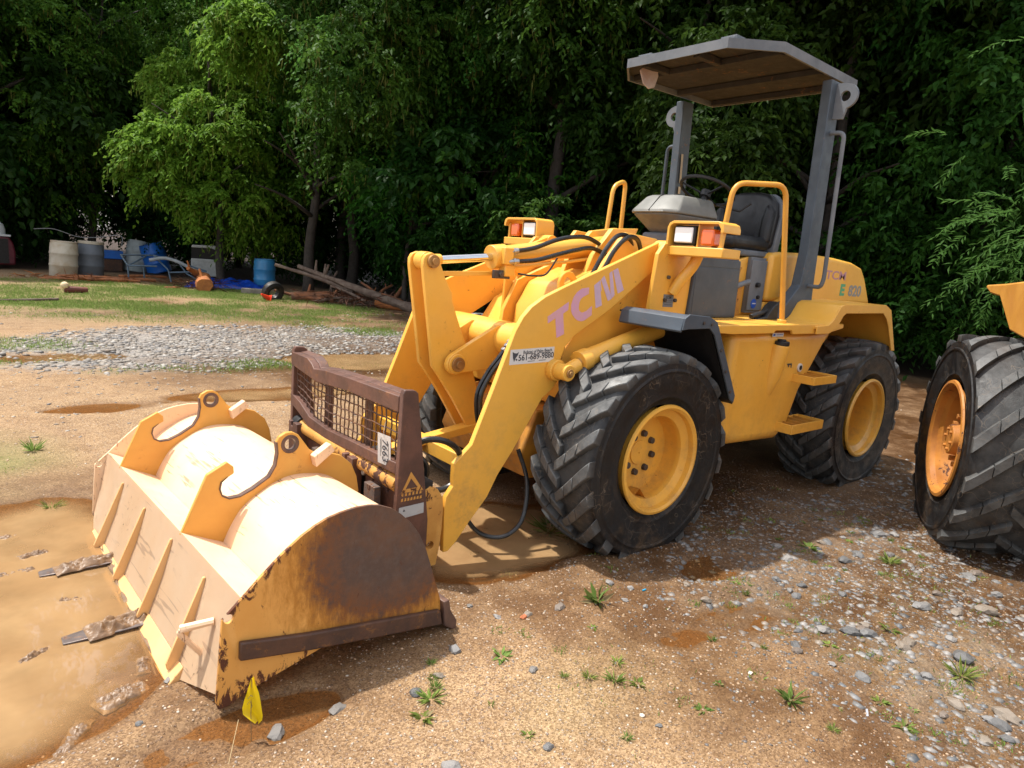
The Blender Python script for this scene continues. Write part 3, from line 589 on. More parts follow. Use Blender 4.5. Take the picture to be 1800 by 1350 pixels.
# willow-like sprays reaching in at the right
def spray_crown():
    g = np.random.default_rng(77); n = 210
    c0 = np.array([-7.6, 1.9, 3.3]); base = c0+g.normal(size=(n, 3))*np.array([.9, .9, 1.05]); base[:60] = np.array([-6.35, 1.05, 2.35])+g.normal(size=(60, 3))*np.array([.5, .45, .42])
    out = unit(np.array([.75, -.35, -.25])+g.normal(size=(n, 3))*.55); tl = g.uniform(.35, .8, n); lv = 22
    ti = np.repeat(np.arange(n), lv); t = np.tile(np.linspace(.1, 1, lv), n); b = base[ti]+out[ti]*(tl[ti]*t)[:, None]; b[:, 2] -= .35*tl[ti]*t*t
    tang = out[ti].copy(); tang[:, 2] -= .7*t; tang = unit(tang); s_ = np.tile([1, -1], n*lv//2)[:, None]; side = unit(np.cross(tang, np.array([0, 0, 1.])+g.normal(size=(len(t), 3))*.3))
    d = unit(tang*.8+side*s_*.75+g.normal(size=(len(t), 3))*.18)
    o = b-np.array([-9.2, 2.6, 0.])
    return leaves_mesh('crown', o, d, .105*g.uniform(.7, 1.3, len(t)), .011*g.uniform(.8, 1.3, len(t)), g, np.clip(g.uniform(0, 1, n)[ti]*.5+g.uniform(0, .5, len(t)), 0, 1), np.zeros(len(t)))
sc_ = spray_crown(); sc_.materials.append(LW)
t = thing('tree', 'bright narrow leaved tree reaching in above the far right wheel', 'tree', (-9.2, 2.6, 0), 0, 'trees along the edge of the yard')
link('trunk', trunk_mesh(33, 5.5, .09, (1.6, -.6), 9, 2.), None, t); link('crown', sc_, None, t)
bushes = [(-7.6, -13.6, 1.0), (-7.4, -10.6, 1.1), (-8.2, -8.2, 1.2), (-8.9, -5.8, 1.2), (-9.6, -3.6, 1.3), (-10.6, -1.2, 1.3), (-11.6, 1.4, 1.4), (-12.5, 3.9, 1.5), (-6.2, -19.3, 1.1), (-3.6, -22.4, 1.2), (1.2, -24.5, 1.1)]
bl = ['behind the fallen logs end', 'behind the loader bellcrank', 'behind the right lamp', 'behind the dashboard', 'behind the seat', 'behind the canopy post foot', 'behind the engine hood', 'behind the far right wheel', 'behind the blue barrel', 'behind the blue tarp', 'behind the white barrel']
for i, (x, y, s) in enumerate(bushes):
    b = link('bush', UB[i % 2], None, None, (x, y, 0)); b.rotation_euler.z = random.uniform(0, 6); b.scale = (s,)*3
    tag(b, 'low dark green bush ' + bl[i], 'bush', 'bushes under the trees')

# ------------------------------------------------------------------ grass and weeds
def blades(name, x, y, hmin, hmax, wd, seed, label):
    g = np.random.default_rng(seed); n = len(x); h = g.uniform(hmin, hmax, n); base = np.stack([x, y, H(x, y)-.004], 1)
    d = unit(np.array([0, 0, 1.])+g.normal(size=(n, 3))*np.array([.55, .55, .1]))
    me = leaves_mesh(name, base, d, h, np.full(n, wd)*g.uniform(.7, 1.3, n), g, g.uniform(0, 1, n), (g.uniform(0, 1, n) < .07).astype(float)); me.materials.append(LG)
    return tag(link(name, me), label, None, None, 'stuff')
x, y, g_ = scatter(64000, -7, 4.6, -21, -4.2, lambda a, b: green(a, b)[0]**1.5, 61); blades('grass', x, y, .02, .075, .004, 1, 'short patchy grass over the yard towards the trees')
x, y, g_ = scatter(4200, -3, 3.3, -3.5, 3.3, lambda a, b: np.clip(green(a, b)[0]+green(a, b)[1], 0, 1)**2, 63); 
g_ = np.random.default_rng(5); cx_ = g_.uniform(-1.8, 2.6, 260); cy_ = g_.uniform(.6, 3.0, 260); kk = g_.uniform(0, 1, 260) < .08+.92*np.clip(green(cx_, cy_)[1]*1.6, 0, 1); cx_, cy_ = cx_[kk], cy_[kk]
xx = np.concatenate([x]+[a+g_.normal(0, .022, 26) for a in cx_]); yy = np.concatenate([y]+[b+g_.normal(0, .022, 26) for b in cy_])
blades('grass', xx, yy, .006, .030, .0024, 2, 'sparse tiny grass shoots in the foreground gravel')
def weed(seed, n, L, W, spread=.8, up_=.5):
    g = np.random.default_rng(seed); a = g.uniform(0, 6.28, n); el = g.uniform(.15, 1.1, n)*up_*2
    d = unit(np.stack([np.cos(a), np.sin(a), el], 1)); base = np.stack([np.cos(a), np.sin(a), np.zeros(n)], 1)*g.uniform(0, .012, n)[:, None]
    segs = []
    # two-segment bent blades
    LL = L*g.uniform(.5, 1.15, n); m1 = leaves_mesh('leaf', base, d, LL, W*g.uniform(.7, 1.2, n), g, g.uniform(0, 1, n), (g.uniform(0, 1, n) < .08).astype(float))
    m1.materials.append(LG); return m1
WD_TALL = weed(8, 18, .085, .011, up_=1.0)
WD = [weed(1, 26, .075, .0055, up_=.5), weed(2, 40, .06, .003, up_=.8), weed(3, 16, .055, .009, up_=.35), weed(4, 60, .11, .003, up_=.6)]
weeds = [(.74, 1.25, 0, 1.35), (1.43, 1.36, 2, 1.0), (1.15, 1.74, 0, .75), (1.22, 1.66, 1, .8), (1.08, 1.80, 2, .8), (1.05, 1.66, 0, .6), (.65, 2.21, 0, 1.1), (.31, .42, 3, 1.5), (.24, .38, 3, 1.1), (-.21, 2.54, 1, 1.6), (-1.18, 1.85, 1, 1.5), (1.82, 1.43, 0, .9), (1.77, 1.38, 1, .7), (1.90, 1.5, 2, .9),
         (-.91, 1.48, 2, 1.2), (.41, 2.54, 2, .8), (.9, .33, 3, .7), (2.73, -1.28, 3, .8), (2.73, -2.37, 1, 1.6), (.33, 2.42, 2, .7), (.95, 1.42, 2, .5), (-.3, 2.2, 2, 1.), (.1, 2.1, 2, .7), (.5, 1.75, 1, .6), (1.3, 1.6, 1, .5), (1.0, 2.05, 2, .7), (1.35, 1.98, 1, .6)]
wl_ = ['by the front tyre on open gravel, tallest leafy one', 'beside the bucket tip, with a dark stem', 'in the middle of the bare gravel patch', 'just behind the middle gravel clump', 'nearest the camera in the middle clump', 'left edge of the middle clump', 'bright green on bare mud near the lower right', 'long and dark under the front of the left front tyre', 'long and dark beside the one under the front tyre', 'spiky, among the grey stones at right',
       'spiky, between the two right hand wheels', 'near the bucket shadow edge', 'touching the bucket shadow edge', 'left of the bucket shadow edge', 'flat, among stones behind the front tyre', 'flat, at the lower right of the mud', 'at the foot of the left lift arm', 'small, on mud beyond the far end of the bucket', 'wide, on gravel beyond the far end of the bucket', 'flat, beside the bright lower right tuft', 'tiny, between the bucket and the leafy weed', 'flat, on the stony patch below the right wheel', 'tiny, between mud and stones', 'tiny, above the bare mud patch', 'tiny, left of the middle clump', 'tiny, below the middle clump', 'tiny, at the lower edge of the gravel']
gw = random.Random(4)
for q_ in range(46):
    x_, y_ = gw.uniform(-1.6, 1.9), gw.uniform(1.2, 2.9)
    weeds.append((x_, y_, gw.choice((0, 1, 1, 2, 2)), gw.uniform(.25, .6))); wl_.append(None)
for (x, y, k, s), lb in zip(weeds, wl_):
    o = link('weed', WD_TALL if (x, y) == (.74, 1.25) else WD[k], None, None, (x, y, float(H(np.array([x]), np.array([y]))[0])-.003)); o.rotation_euler.z = random.uniform(0, 6); o.scale = (s,)*3
    o.scale = (s, s, s*random.uniform(.7, 1.3)); o.rotation_euler.x = random.uniform(-.2, .2)
    if lb: tag(o, 'green weed tuft '+lb, 'weed', 'weeds growing in the gravel')
    else: tag(o, 'very small weed seedling scattered in the gravel', 'weed', 'tiny seedlings scattered in the gravel')

# ================================================================== LOADER
LO = thing('wheel_loader', 'yellow compact wheel loader with grey canopy, pink lettering and pallet fork carriage', 'wheel loader')
def pt(name, bm, mat, parent=LO, bevel=.004, **k): return fin(name, bm, mat, parent, bevel, **k)
def plate(name, pts, axis, c0, c1, mat, parent=LO, bevel=.004, **k):
    bm = bmesh.new(); prism(bm, pts, axis, c0, c1); return fin(name, bm, mat, parent, bevel, **k)
ARM = [(1.179, .092), (1.187, .342), (1.181, .4), (1.140, .453), (1.143, .49), (1.143, .575), (1.037, .666), (.914, .971), (.846, 1.146), (.80, 1.265), (.755, 1.340), (.701, 1.395), (.61, 1.451), (.472, 1.508), (.09, 1.655), (-.321, 1.815), (-.40, 1.80), (-.435, 1.745), (-.40, 1.69), (-.267, 1.628), (.092, 1.384), (.36, 1.235), (.43, 1.17), (.455, 1.09), (.455, .985), (.50, .93), (.568, .883), (.758, .593), (.847, .474), (.911, .354), (1.02, .233), (1.10, .135), (1.15, .092)]
arms = []
for s in (1, -1):
    bm = bmesh.new(); prism(bm, ARM, 'y', s*.497, s*.53)
    arms.append(pt('lift_arm', bm, YEL, bevel=.003))
LA = arms[0]
yo = .5302
T1 = [(.583, 1.344), (.432, 1.428), (.431, 1.383), (.468, 1.362), (.523, 1.336), (.576, 1.307)]; T2 = [(.523, 1.336), (.468, 1.362), (.446, 1.246), (.502, 1.225)]
CL = [(.282, 1.512), (.338, 1.505), (.375, 1.482), (.398, 1.455), (.412, 1.409), (.408, 1.38), (.397, 1.358), (.375, 1.337), (.35, 1.323), (.32, 1.318), (.295, 1.323), (.239, 1.354), (.244, 1.407), (.29, 1.376), (.315, 1.368), (.332, 1.371), (.345, 1.38), (.351, 1.393), (.349, 1.427), (.340, 1.445), (.323, 1.458), (.279, 1.476)]
for nm, ps, mt_ in (('letter', [T1], PINK), ('letter', [CL], PINK)):
    bm = bmesh.new()
    for q in ps: prism(bm, q, 'y', yo, yo+.0012)
    if ps[0] is T1: prism(bm, T2, 'y', yo, yo+.0012)
    fin(nm, bm, mt_, LA, 0)
bm = bmesh.new()
for q in ([(.242, 1.526), (.202, 1.552), (.162, 1.412), (.211, 1.394)], [(.190, 1.560), (.166, 1.584), (.081, 1.454), (.114, 1.438)], [(.126, 1.599), (.103, 1.614), (.062, 1.476), (.076, 1.458), (.094, 1.47)], [(.096, 1.616), (.057, 1.633), (-.015, 1.506), (.035, 1.483)], [(.202, 1.552), (.188, 1.561), (.115, 1.45), (.13, 1.44)][:0] or [(.2, 1.553), (.194, 1.557), (.178, 1.50), (.182, 1.49)]): prism(bm, q, 'y', yo, yo+.0012)
fin('letter', bm, PINKM, LA, 0)
# dealer sticker with phone number
bm = bmesh.new(); prism(bm, [(.826, 1.166), (.51, 1.176), (.511, 1.092), (.829, 1.084)], 'y', yo, yo+.001)
ST = fin('dealer_sticker', bm, WHITE, LO, 0)
Mx = lambda x, z, tilt=0: onplane(Vector((x, yo+.0012, z)), Vector((-1, 0, tilt)), Vector((0, 0, 1)))
put_text('lettering', 'Bobcat of Palm Beach', .024, Mx(.632, 1.154, .04), INK, ST, .0004)
put_text('lettering', '561-689-9880', .046, Mx(.640, 1.124, .04), INK, ST, .0008)
bm = bmesh.new()
for x0, x1, z in ((.72, .655, 1.1395), (.63, .54, 1.1425), (.70, .65, 1.098), (.62, .57, 1.1005)): prism(bm, [(x0, z), (x1, z+.0015), (x1, z+.0045), (x0, z+.003)], 'y', yo+.0011, yo+.0016)
prism(bm, [(.812, 1.155), (.806, 1.120), (.797, 1.10), (.79, 1.118), (.775, 1.135), (.768, 1.155), (.78, 1.146), (.797, 1.147)], 'y', yo+.0011, yo+.0016)
prism(bm, [(.79, 1.112), (.783, 1.118), (.774, 1.112), (.781, 1.104)], 'y', yo+.0011, yo+.0016)
fin('print', bm, INK, ST, 0)

# torque tube across, with ears, and the two plates of the bellcrank
bm = bmesh.new(); tb = [(.52+.125*math.cos(R(a))*1.05, 1.16+.105*math.sin(R(a))) for a in range(0, 360, 18)]; prism(bm, tb, 'y', -.497, .497)
pt('cross_tube', bm, YEL, bevel=.01, angle=50)
for s in (1, -1):
    bm = bmesh.new(); prism(bm, [(.62, 1.245)]+[(.905+.062*math.cos(R(a)), 1.025+.062*math.sin(R(a))) for a in (60, 30, 0, -30, -60, -95, -120)]+[(.62, .99), (.50, 1.05), (.45, 1.24)], 'y', s*.115, s*.15); pt('pivot_ear', bm, YEL)
BCK = [(1.118, 1.60), (1.104, 1.625), (1.067, 1.640), (1.03, 1.625), (1.012, 1.595), (.968, 1.50), (.937, 1.447), (.917, 1.422), (.914, 1.376), (.833, 1.193), (.78, 1.09), (.72, .92), (.655, .72), (.63, .60), (.66, .54), (.705, .56), (.87, .809), (.988, .965), (1.022, 1.006), (1.051, 1.18), (1.118, 1.56)]
for s in (1, -1): plate('bellcrank', BCK, 'y', s*.055, s*.085, YEL, bevel=.003)
bm = bmesh.new(); box(bm, .93, .97, -.056, .056, 1.1, 1.25); prism(bm, [(.70, .80), (.90, .98), (.93, .95), (.72, .76)], 'y', -.054, .054); pt('bellcrank_web', bm, YEL)
def pin(name, x, z, y0, y1, r, mat=PINB, head=.012, parent=LO):
    bm = bmesh.new(); cyl(bm, (x, y0, z), (x, y1, z), r, 20); q = .55*r
    bm2 = circ(x, z, q, 0, 300, 5); sgn = 1 if y1 > y0 else -1; prism(bm, bm2, 'y', y1-.001*sgn, y1+head*sgn); return pt(name, bm, mat, parent, .002)
pin('pin', 1.06, 1.592, -.10, .105, .036); pin('pin', .90, 1.025, -.17, .172, .042)
for s in (1, -1):
    bm = bmesh.new(); cyl(bm, (.90, s*.15, 1.025), (.90, s*.158, 1.025), .058, 24); pt('washer', bm, YEL)
# tilt cylinder
bm = bmesh.new(); cyl(bm, (.56, 0, 1.642), (-.36, 0, 1.77), .062, 28); cyl(bm, (.60, 0, 1.636), (.50, 0, 1.65), .072, 28)
TC = pt('tilt_cylinder', bm, YEL, angle=40)
bm = bmesh.new(); cyl(bm, (1.0, 0, 1.598), (.59, 0, 1.6375), .024, 24); fin('rod', bm, CHR, TC)
bm = bmesh.new(); cyl(bm, (1.06, -.04, 1.592), (1.06, .04, 1.592), .05, 24); tube(bm, [(1.04, 0, 1.594), (.955, 0, 1.604)], .036, 16, rs=[.036, .03]); fin('rod_eye', bm, YEL, TC, .003)
bm = bmesh.new(); box(bm, .50, .57, .055, .10, 1.60, 1.70); box(bm, .47, .55, .02, .085, 1.53, 1.60); fin('port_block', bm, YEL, TC, .006)
bm = bmesh.new(); tube(bm, [(.50, .07, 1.585), (.05, .07, 1.64), (-.3, .07, 1.69)], .011, 10); fin('side_pipe', bm, YEL, TC)
bm = bmesh.new(); box(bm, .50, .62, .05, .075, 1.515, 1.565); cyl(bm, (.57, .074, 1.54), (.57, .085, 1.54), .017, 14, 0); fin('sensor_bracket', bm, BOLT, TC, .003)
bm = bmesh.new(); prism(bm, [(1.0, 1.535), (.52, 1.555), (.52, 1.53), (.97, 1.508)], 'y', -.02, 0); fin('kickout_bar', bm, YEL, TC, .002)

# front frame tower
TW = [(-.62, 1.84), (-.30, 1.86), (-.10, 1.62), (.20, 1.50), (.30, 1.30), (.34, .95), (.30, .50), (-.75, .50), (-.75, 1.5)]
for s in (1, -1): plate('tower_plate', TW, 'y', s*.21, s*.245, YEL)
bm = bmesh.new(); prism(bm, [(-.55, 1.55), (-.12, 1.60), (.12, 1.50), (.22, 1.34), (.26, .95), (.24, .52), (-.7, .52), (-.7, 1.5)], 'y', -.205, .205); pt('tower_cover', bm, YEL, bevel=.03, segs=3)
for s in (1, -1):
    bm = bmesh.new(); prism(bm, circ(.20, 1.515, .075, -20, 200, 10)+[(.12, 1.2), (.28, 1.2)], 'y', s*.25, s*.275); o = pt('hook_plate', bm, YEL)
    c = bmesh.new(); cyl(c, (.20, s*.2, 1.52), (.20, s*.3, 1.52), .035, 20); cut(o, [c])
bm = bmesh.new(); prism(bm, [(-.30, 1.86), (-.10, 1.66), (-.02, 1.45), (-.35, 1.40), (-.55, 1.6), (-.55, 1.9)], 'y', -.10, -.06); prism(bm, [(-.30, 1.88), (-.14, 1.7), (-.05, 1.5), (-.35, 1.45), (-.55, 1.9)], 'y', .09, .13); pt('cylinder_bracket', bm, YEL)
bm = bmesh.new(); prism(bm, [(.191, 1.40), (.39, 1.13), (.36, .80), (-.75, .80), (-.75, 1.66), (-.30, 1.66)], 'y', .245, .47); prism(bm, [(.191, 1.36), (.36, 1.13), (.33, .80), (-.75, .80), (-.75, 1.62), (-.30, 1.62)], 'y', -.245, -.47); pt('front_frame_box', bm, YEL, bevel=.01)
bm = bmesh.new(); prism(bm, [(.50, .78), (.60, .52), (.52, .36), (-.8, .36), (-.8, .78)], 'y', -.42, .42); pt('front_chassis', bm, YELD, bevel=.015)
bm = bmesh.new(); tube(bm, [(0, -.62, .57), (0, -.3, .56), (0, -.22, .55), (0, .22, .55), (0, .3, .56), (0, .62, .57)], .1, 20, rs=[.12, .11, .19, .19, .11, .12]); pt('front_axle', bm, YELD)
bm = bmesh.new(); tube(bm, [(-2.64, -.62, .57), (-2.64, -.3, .56), (-2.64, -.22, .55), (-2.64, .22, .55), (-2.64, .3, .56), (-2.64, .62, .57)], .1, 20, rs=[.12, .11, .18, .18, .11, .12]); pt('rear_axle', bm, YELD)
# outboard tower plate that carries the lamp bracket
for s in (1, -1):
    TP = [(-.197, 1.735), (-.25, 1.80), (-.40, 1.82), (-.56, 1.80), (-.53, 1.355), (-.165, 1.38)]
    plate('lamp_tower', TP, 'y', s*.585, s*.615, YEL)
    bm = bmesh.new(); prism(bm, [(-.56, 1.80), (-.53, 1.36), (-.60, 1.36), (-.60, 1.8)], 'y', s*.25, s*.61); pt('tower_back', bm, YEL)
    bm = bmesh.new(); cyl(bm, (-.335, s*.49, 1.765), (-.335, s*.60, 1.765), .055, 24); pt('arm_pivot', bm, YEL)
    bm = bmesh.new(); tube(bm, spline([(-.36, s*.622, 1.50), (-.38, s*.65, 1.57), (-.43, s*.70, 1.68), (-.45, s*.72, 1.76)], 4), .035, 14); br = pt('lamp_bracket', bm, YEL)
    bm = bmesh.new()
    for x, z in ((-.40, 1.46), (-.30, 1.46), (-.31, 1.60)): cyl(bm, (x, s*.615, z), (x, s*.63, z), .013, 6)
    fin('bolt', bm, BOLT, br, .002)
    # shelf and lamp hood: opening faces forward (+x)
    sv = lambda a: s*a
    xs = -.30
    bm = bmesh.new(); box(bm, xs-.16, xs+.02, min(sv(.56), sv(1.0)), max(sv(.56), sv(1.0)), 1.735, 1.79); LS = pt('lamp_shelf', bm, YEL, bevel=.006)
    bm = bmesh.new()
    prof = [(.60, 1.79), (.60, 1.90), (.612, 1.925), (.64, 1.938), (.955, 1.938), (.985, 1.925), (.995, 1.90), (.995, 1.875), (.975, 1.875), (.975, 1.895), (.955, 1.922), (.64, 1.922), (.622, 1.91), (.616, 1.895), (.616, 1.79)]
    prism(bm, [(sv(a), b) for a, b in prof], 'x', xs-.14, xs+.03)
    box(bm, xs-.02, xs+.0, min(sv(.955), sv(.975)), max(sv(.955), sv(.975)), 1.79, 1.90); box(bm, xs-.14, xs+.0, min(sv(.80), sv(.81)), max(sv(.80), sv(.81)), 1.79, 1.925)
    LH = pt('lamp_hood', bm, YEL, bevel=.002)
    bm = bmesh.new(); box(bm, xs-.10, xs+.008, min(sv(.635), sv(.79)), max(sv(.635), sv(.79)), 1.80, 1.912); HL = fin('headlight', bm, BLKM, LH, .012, segs=3)
    bm = bmesh.new(); box(bm, xs+.002, xs+.016, min(sv(.645), sv(.775)), max(sv(.645), sv(.775)), 1.812, 1.902); fin('lens', bm, LENS, LH, .01, segs=3)
    bm = bmesh.new(); box(bm, xs-.06, xs+.018, min(sv(.835), sv(.925)), max(sv(.835), sv(.925)), 1.80, 1.895); fin('turn_signal', bm, AMB, LH, .012, segs=3)
    # lift cylinders, outside the arms
    bm = bmesh.new(); a_, b_ = Vector((.33, s*.585, 1.085)), Vector((-.62, s*.56, .86)); a_ = Vector((.37, s*.61, 1.10)); b_ = Vector((-.45, s*.585, 1.31))
    cyl(bm, a_, b_, .057, 26); cyl(bm, a_+(a_-b_).normalized()*.02, a_-(a_-b_).normalized()*.05, .065, 26); LC = pt('lift_cylinder', bm, YEL, angle=40)
    bm = bmesh.new(); cyl(bm, a_, (.45, s*.61, 1.075), .03, 18); fin('rod', bm, CHR, LC)
    bm = bmesh.new(); prism(bm, circ(.50, 1.047, .045, 60, 300, 10)+[(.42, 1.045), (.385, 1.14), (.45, 1.12)], 'y', s*.625, s*.655) if False else None
    cyl(bm, (.505, s*.575, 1.047), (.505, s*.665, 1.047), .046, 24); tube(bm, [(.49, s*.622, 1.05), (.40, s*.617, 1.085)], .04, 14); fin('clevis', bm, YEL, LC, .004)
    bm = bmesh.new(); cyl(bm, (.505, s*.53, 1.047), (.505, s*.575, 1.047), .06, 24); fin('boss', bm, YEL, LC, .004)
    bm = bmesh.new(); cyl(bm, (.505, s*.66, 1.047), (.505, s*.675, 1.047), .024, 16); cyl(bm, (.505, s*.674, 1.047), (.505, s*.684, 1.047), .014, 6); fin('pin', bm, PINB, LC, .002)
    # front fender
    bm = bmesh.new(); y0, y1 = s*.56, s*1.015
    prism(bm, [(.025, 1.315), (.035, 1.325), (.018, 1.395), (-.02, 1.412), (-.20, 1.40), (-.27, 1.375), (-.30, 1.34), (-.56, .91), (-.545, .90), (-.285, 1.335), (-.255, 1.362), (-.20, 1.385), (-.02, 1.396), (.006, 1.385)], 'y', y0, y1)
    FN = pt('front_fender', bm, GREY, bevel=.003)
    bm = bmesh.new(); prism(bm, [(.0, 1.380), (-.20, 1.368), (-.25, 1.345), (-.27, 1.325), (-.535, .90), (-.60, .86), (-.60, .90), (-.545, .915), (-.29, 1.33), (-.262, 1.355), (-.20, 1.378), (0, 1.39)], 'y', s*.53, s*1.0); fin('shade_sheet', bm, BLKM, FN, 0)  # added black sheet: the fender's shaded inside put into its colour
    bm = bmesh.new(); prism(bm, [(.03, 1.33), (.02, 1.395), (-.02, 1.418), (-.21, 1.405), (-.285, 1.375), (-.31, 1.34), (-.575, .92), (-.565, .875), (-.525, .90), (-.275, 1.30), (-.22, 1.338), (-.02, 1.335)], 'y', y1, y1+s*.012); fin('flange', bm, GREY, FN, .003)
    bm = bmesh.new()
    for x, z in ((-.15, 1.37), (-.23, 1.362), (-.355, 1.21), (-.43, 1.08), (-.505, .95)): cyl(bm, (x, y1+s*.012, z), (x, y1+s*.02, z), .009, 10)
    fin('bolt', bm, BOLT, FN)
bm = bmesh.new(); prism(bm, [(-.29, 1.495), (-.388, 1.493), (-.391, 1.417), (-.292, 1.417)], 'y', .6152, .6165); DP = fin('data_plate', bm, GREYR, LO, .0)
put_text('lettering', 'TCM', .026, onplane(Vector((-.34, .6168, 1.474)), Vector((-1, 0, 0)), Vector((0, 0, 1))), INK, DP, .0005)
bm = bmesh.new()
for z in (1.455, 1.445, 1.43): prism(bm, [(-.305, z), (-.375, z), (-.375, z+.003), (-.305, z+.003)], 'y', .6166, .617)
fin('print', bm, INK, DP, 0)

# wheels
def tyre_mesh(Ro, Wd, Ri, nl, sweep=26, lh=.036):
    """lathe carcass with curved lugs, axis y, outer face at +y"""
    bm = bmesh.new(); wl_l = bm.verts.layers.float.new('worn'); hw = Wd/2; Rc = Ro-lh
    def crown(v): t = abs(v)/hw; return Rc-.022*t**3
    prof = [(Ri, -hw*.62), (Ri+.01, -hw*.78), (Ri+.05, -hw*.90), (Ri+.058, -hw*.94), (Ri+.068, -hw*.94), (Ri+.076, -hw*.93), (Ri+(Rc-Ri)*.45, -hw*.985), (Ri+(Rc-Ri)*.70, -hw*.995), (Ri+(Rc-Ri)*.72, -hw*1.02), (Ri+(Rc-Ri)*.75, -hw*1.02), (Ri+(Rc-Ri)*.77, -hw*.995), (Ri+(Rc-Ri)*.9, -hw*.985), (crown(hw), -hw*.94)]
    prof += [(crown(v*hw), v*hw) for v in (-.8, -.55, -.3, 0, .3, .55, .8)]
    prof += [(a, -b) for a, b in prof[12::-1]]
    lathe(bm, prof, 'y', 96)
    for v in bm.verts:
        v[wl_l] = .5 if abs(v.co.y) < hw*.85 else .02
    for s in (1, -1):
        for i in range(nl):
            ph0 = 360*i/nl+(180/nl if s < 0 else 0)
            for (t0, t1) in ((-.06, .27), (.29, .58), (.60, 1.02)):
                top, bot = [], []
                for k in range(4):
                    t = t0+(t1-t0)*k/3; v = hw*t*.98*s; ph = ph0+sweep*(t**1.15 if t > 0 else t)*1.0
                    wdt = (.062+.022*t)/Ro; ra = crown(v)-.01; rb = Ro-.012*abs(t)**3-(.0 if t < .95 else .006)
                    for sg, arr_b, arr_t in ((-1, bot, top), (1, bot, top)):
                        for rad, arr, ww in ((ra, arr_b, wdt*.62), (rb, arr_t, wdt*.5)):
                            a = R(ph)+sg*ww*.98; arr.append(bm.verts.new((rad*math.cos(a), v, rad*math.sin(a))))
                if t1 > 1:   # the lug end steps down onto the shoulder
                    pass
                for v in top: v[wl_l] = 1.
                for v in bot: v[wl_l] = .3
                for k in range(3):
                    b0, b1, b2, b3 = bot[2*k], bot[2*k+1], bot[2*k+3], bot[2*k+2]; q0, q1, q2, q3 = top[2*k], top[2*k+1], top[2*k+3], top[2*k+2]
                    bm.faces.new((q0, q1, q2, q3)); bm.faces.new((b0, q0, q3, b3)); bm.faces.new((b1, b2, q2, q1))
                bm.faces.new((bot[0], bot[1], top[1], top[0])); bm.faces.new((bot[6], top[6], top[7], bot[7]))
    bmesh.ops.recalc_face_normals(bm, faces=bm.faces)
    me = bpy.data.meshes.new('tyre'); bm.to_mesh(me); bm.free(); me.polygons.foreach_set('use_smooth', [True]*len(me.polygons)); me.set_sharp_from_angle(angle=R(35)); me.materials.append(RUB); return me
TY = tyre_mesh(.637, .45, .312, 21, sweep=20, lh=.036)
def rim_mesh(r, face, depth):
    bm = bmesh.new()
    lathe(bm, [(r+.004, face-.012), (r, face), (r-.014, face+.004), (r-.028, face-.008), (r-.032, face-.04), (r-.075, face-.062), (r-.082, face-.09), (r-.078, face-depth*.55), (r-.085, face-depth), (r-.30+.24*0, face-depth-.002), (.0001, face-depth-.002)], 'y', 64)
    lathe(bm, [(r-.032, face-.045), (r-.03, face-.40), (r, face-.42)], 'y', 48)
    bmesh.ops.recalc_face_normals(bm, faces=bm.faces); me = bpy.data.meshes.new('rim'); bm.to_mesh(me); bm.free(); me.polygons.foreach_set('use_smooth', [True]*len(me.polygons)); me.set_sharp_from_angle(angle=R(38)); me.materials.append(YEL); return me
def wheel(x, s, deep):
    W = sub('wheel', LO, (x, s*.755, .5685)); W.rotation_euler = (0, 0, 0 if s > 0 else math.pi)
    o = link('tyre', TY, None, W); bv = o.modifiers.new('bevel', 'BEVEL'); bv.width = .006; bv.segments = 1; bv.limit_method = 'ANGLE'; bv.angle_limit = R(38)
    link('rim', rim_mesh(.325, .222, deep), None, W)
    f_ = .222-deep
    bm = bmesh.new(); cyl(bm, (0, f_-.004, 0), (0, f_+.007, 0), .073, 32); cyl(bm, (0, f_, 0), (0, f_+.012, 0), .006, 8); fin('hub_cap', bm, YEL, W, .003)
    for k in range(8):
        a = R(45*k+12); bm = bmesh.new(); cyl(bm, (.118*math.cos(a), f_-.001, .118*math.sin(a)), (.118*math.cos(a), f_+.022, .118*math.sin(a)), .022, 8, r1=.019); fin('wheel_nut', bm, BOLT, W, .002)
    a = R(-72) if deep < .2 else R(80); bm = bmesh.new()
    c_, s_ = math.cos(a), math.sin(a); M = Matrix(((c_, 0, -s_, 0), (0, 1, 0, 0), (s_, 0, c_, 0), (0, 0, 0, 1)))
    P_ = [(.246, .16, -.05), (.246, .06, -.055), (.205, .055, -.01), (.198, .13, -.004), (.246, .15, .055), (.246, .05, .05)]
    vv = [bm.verts.new(M @ Vector(p)) for p in P_]; bm.faces.new((vv[0], vv[1], vv[2], vv[3])); bm.faces.new((vv[3], vv[2], vv[5], vv[4]))
    bmesh.ops.solidify(bm, geom=bm.faces[:], thickness=.006)
    fin('valve_guard', bm, YEL, W, 0)
    return W
wheel(0, 1, .18); wheel(0, -1, .18); wheel(-2.64, 1, .30); wheel(-2.64, -1, .30)

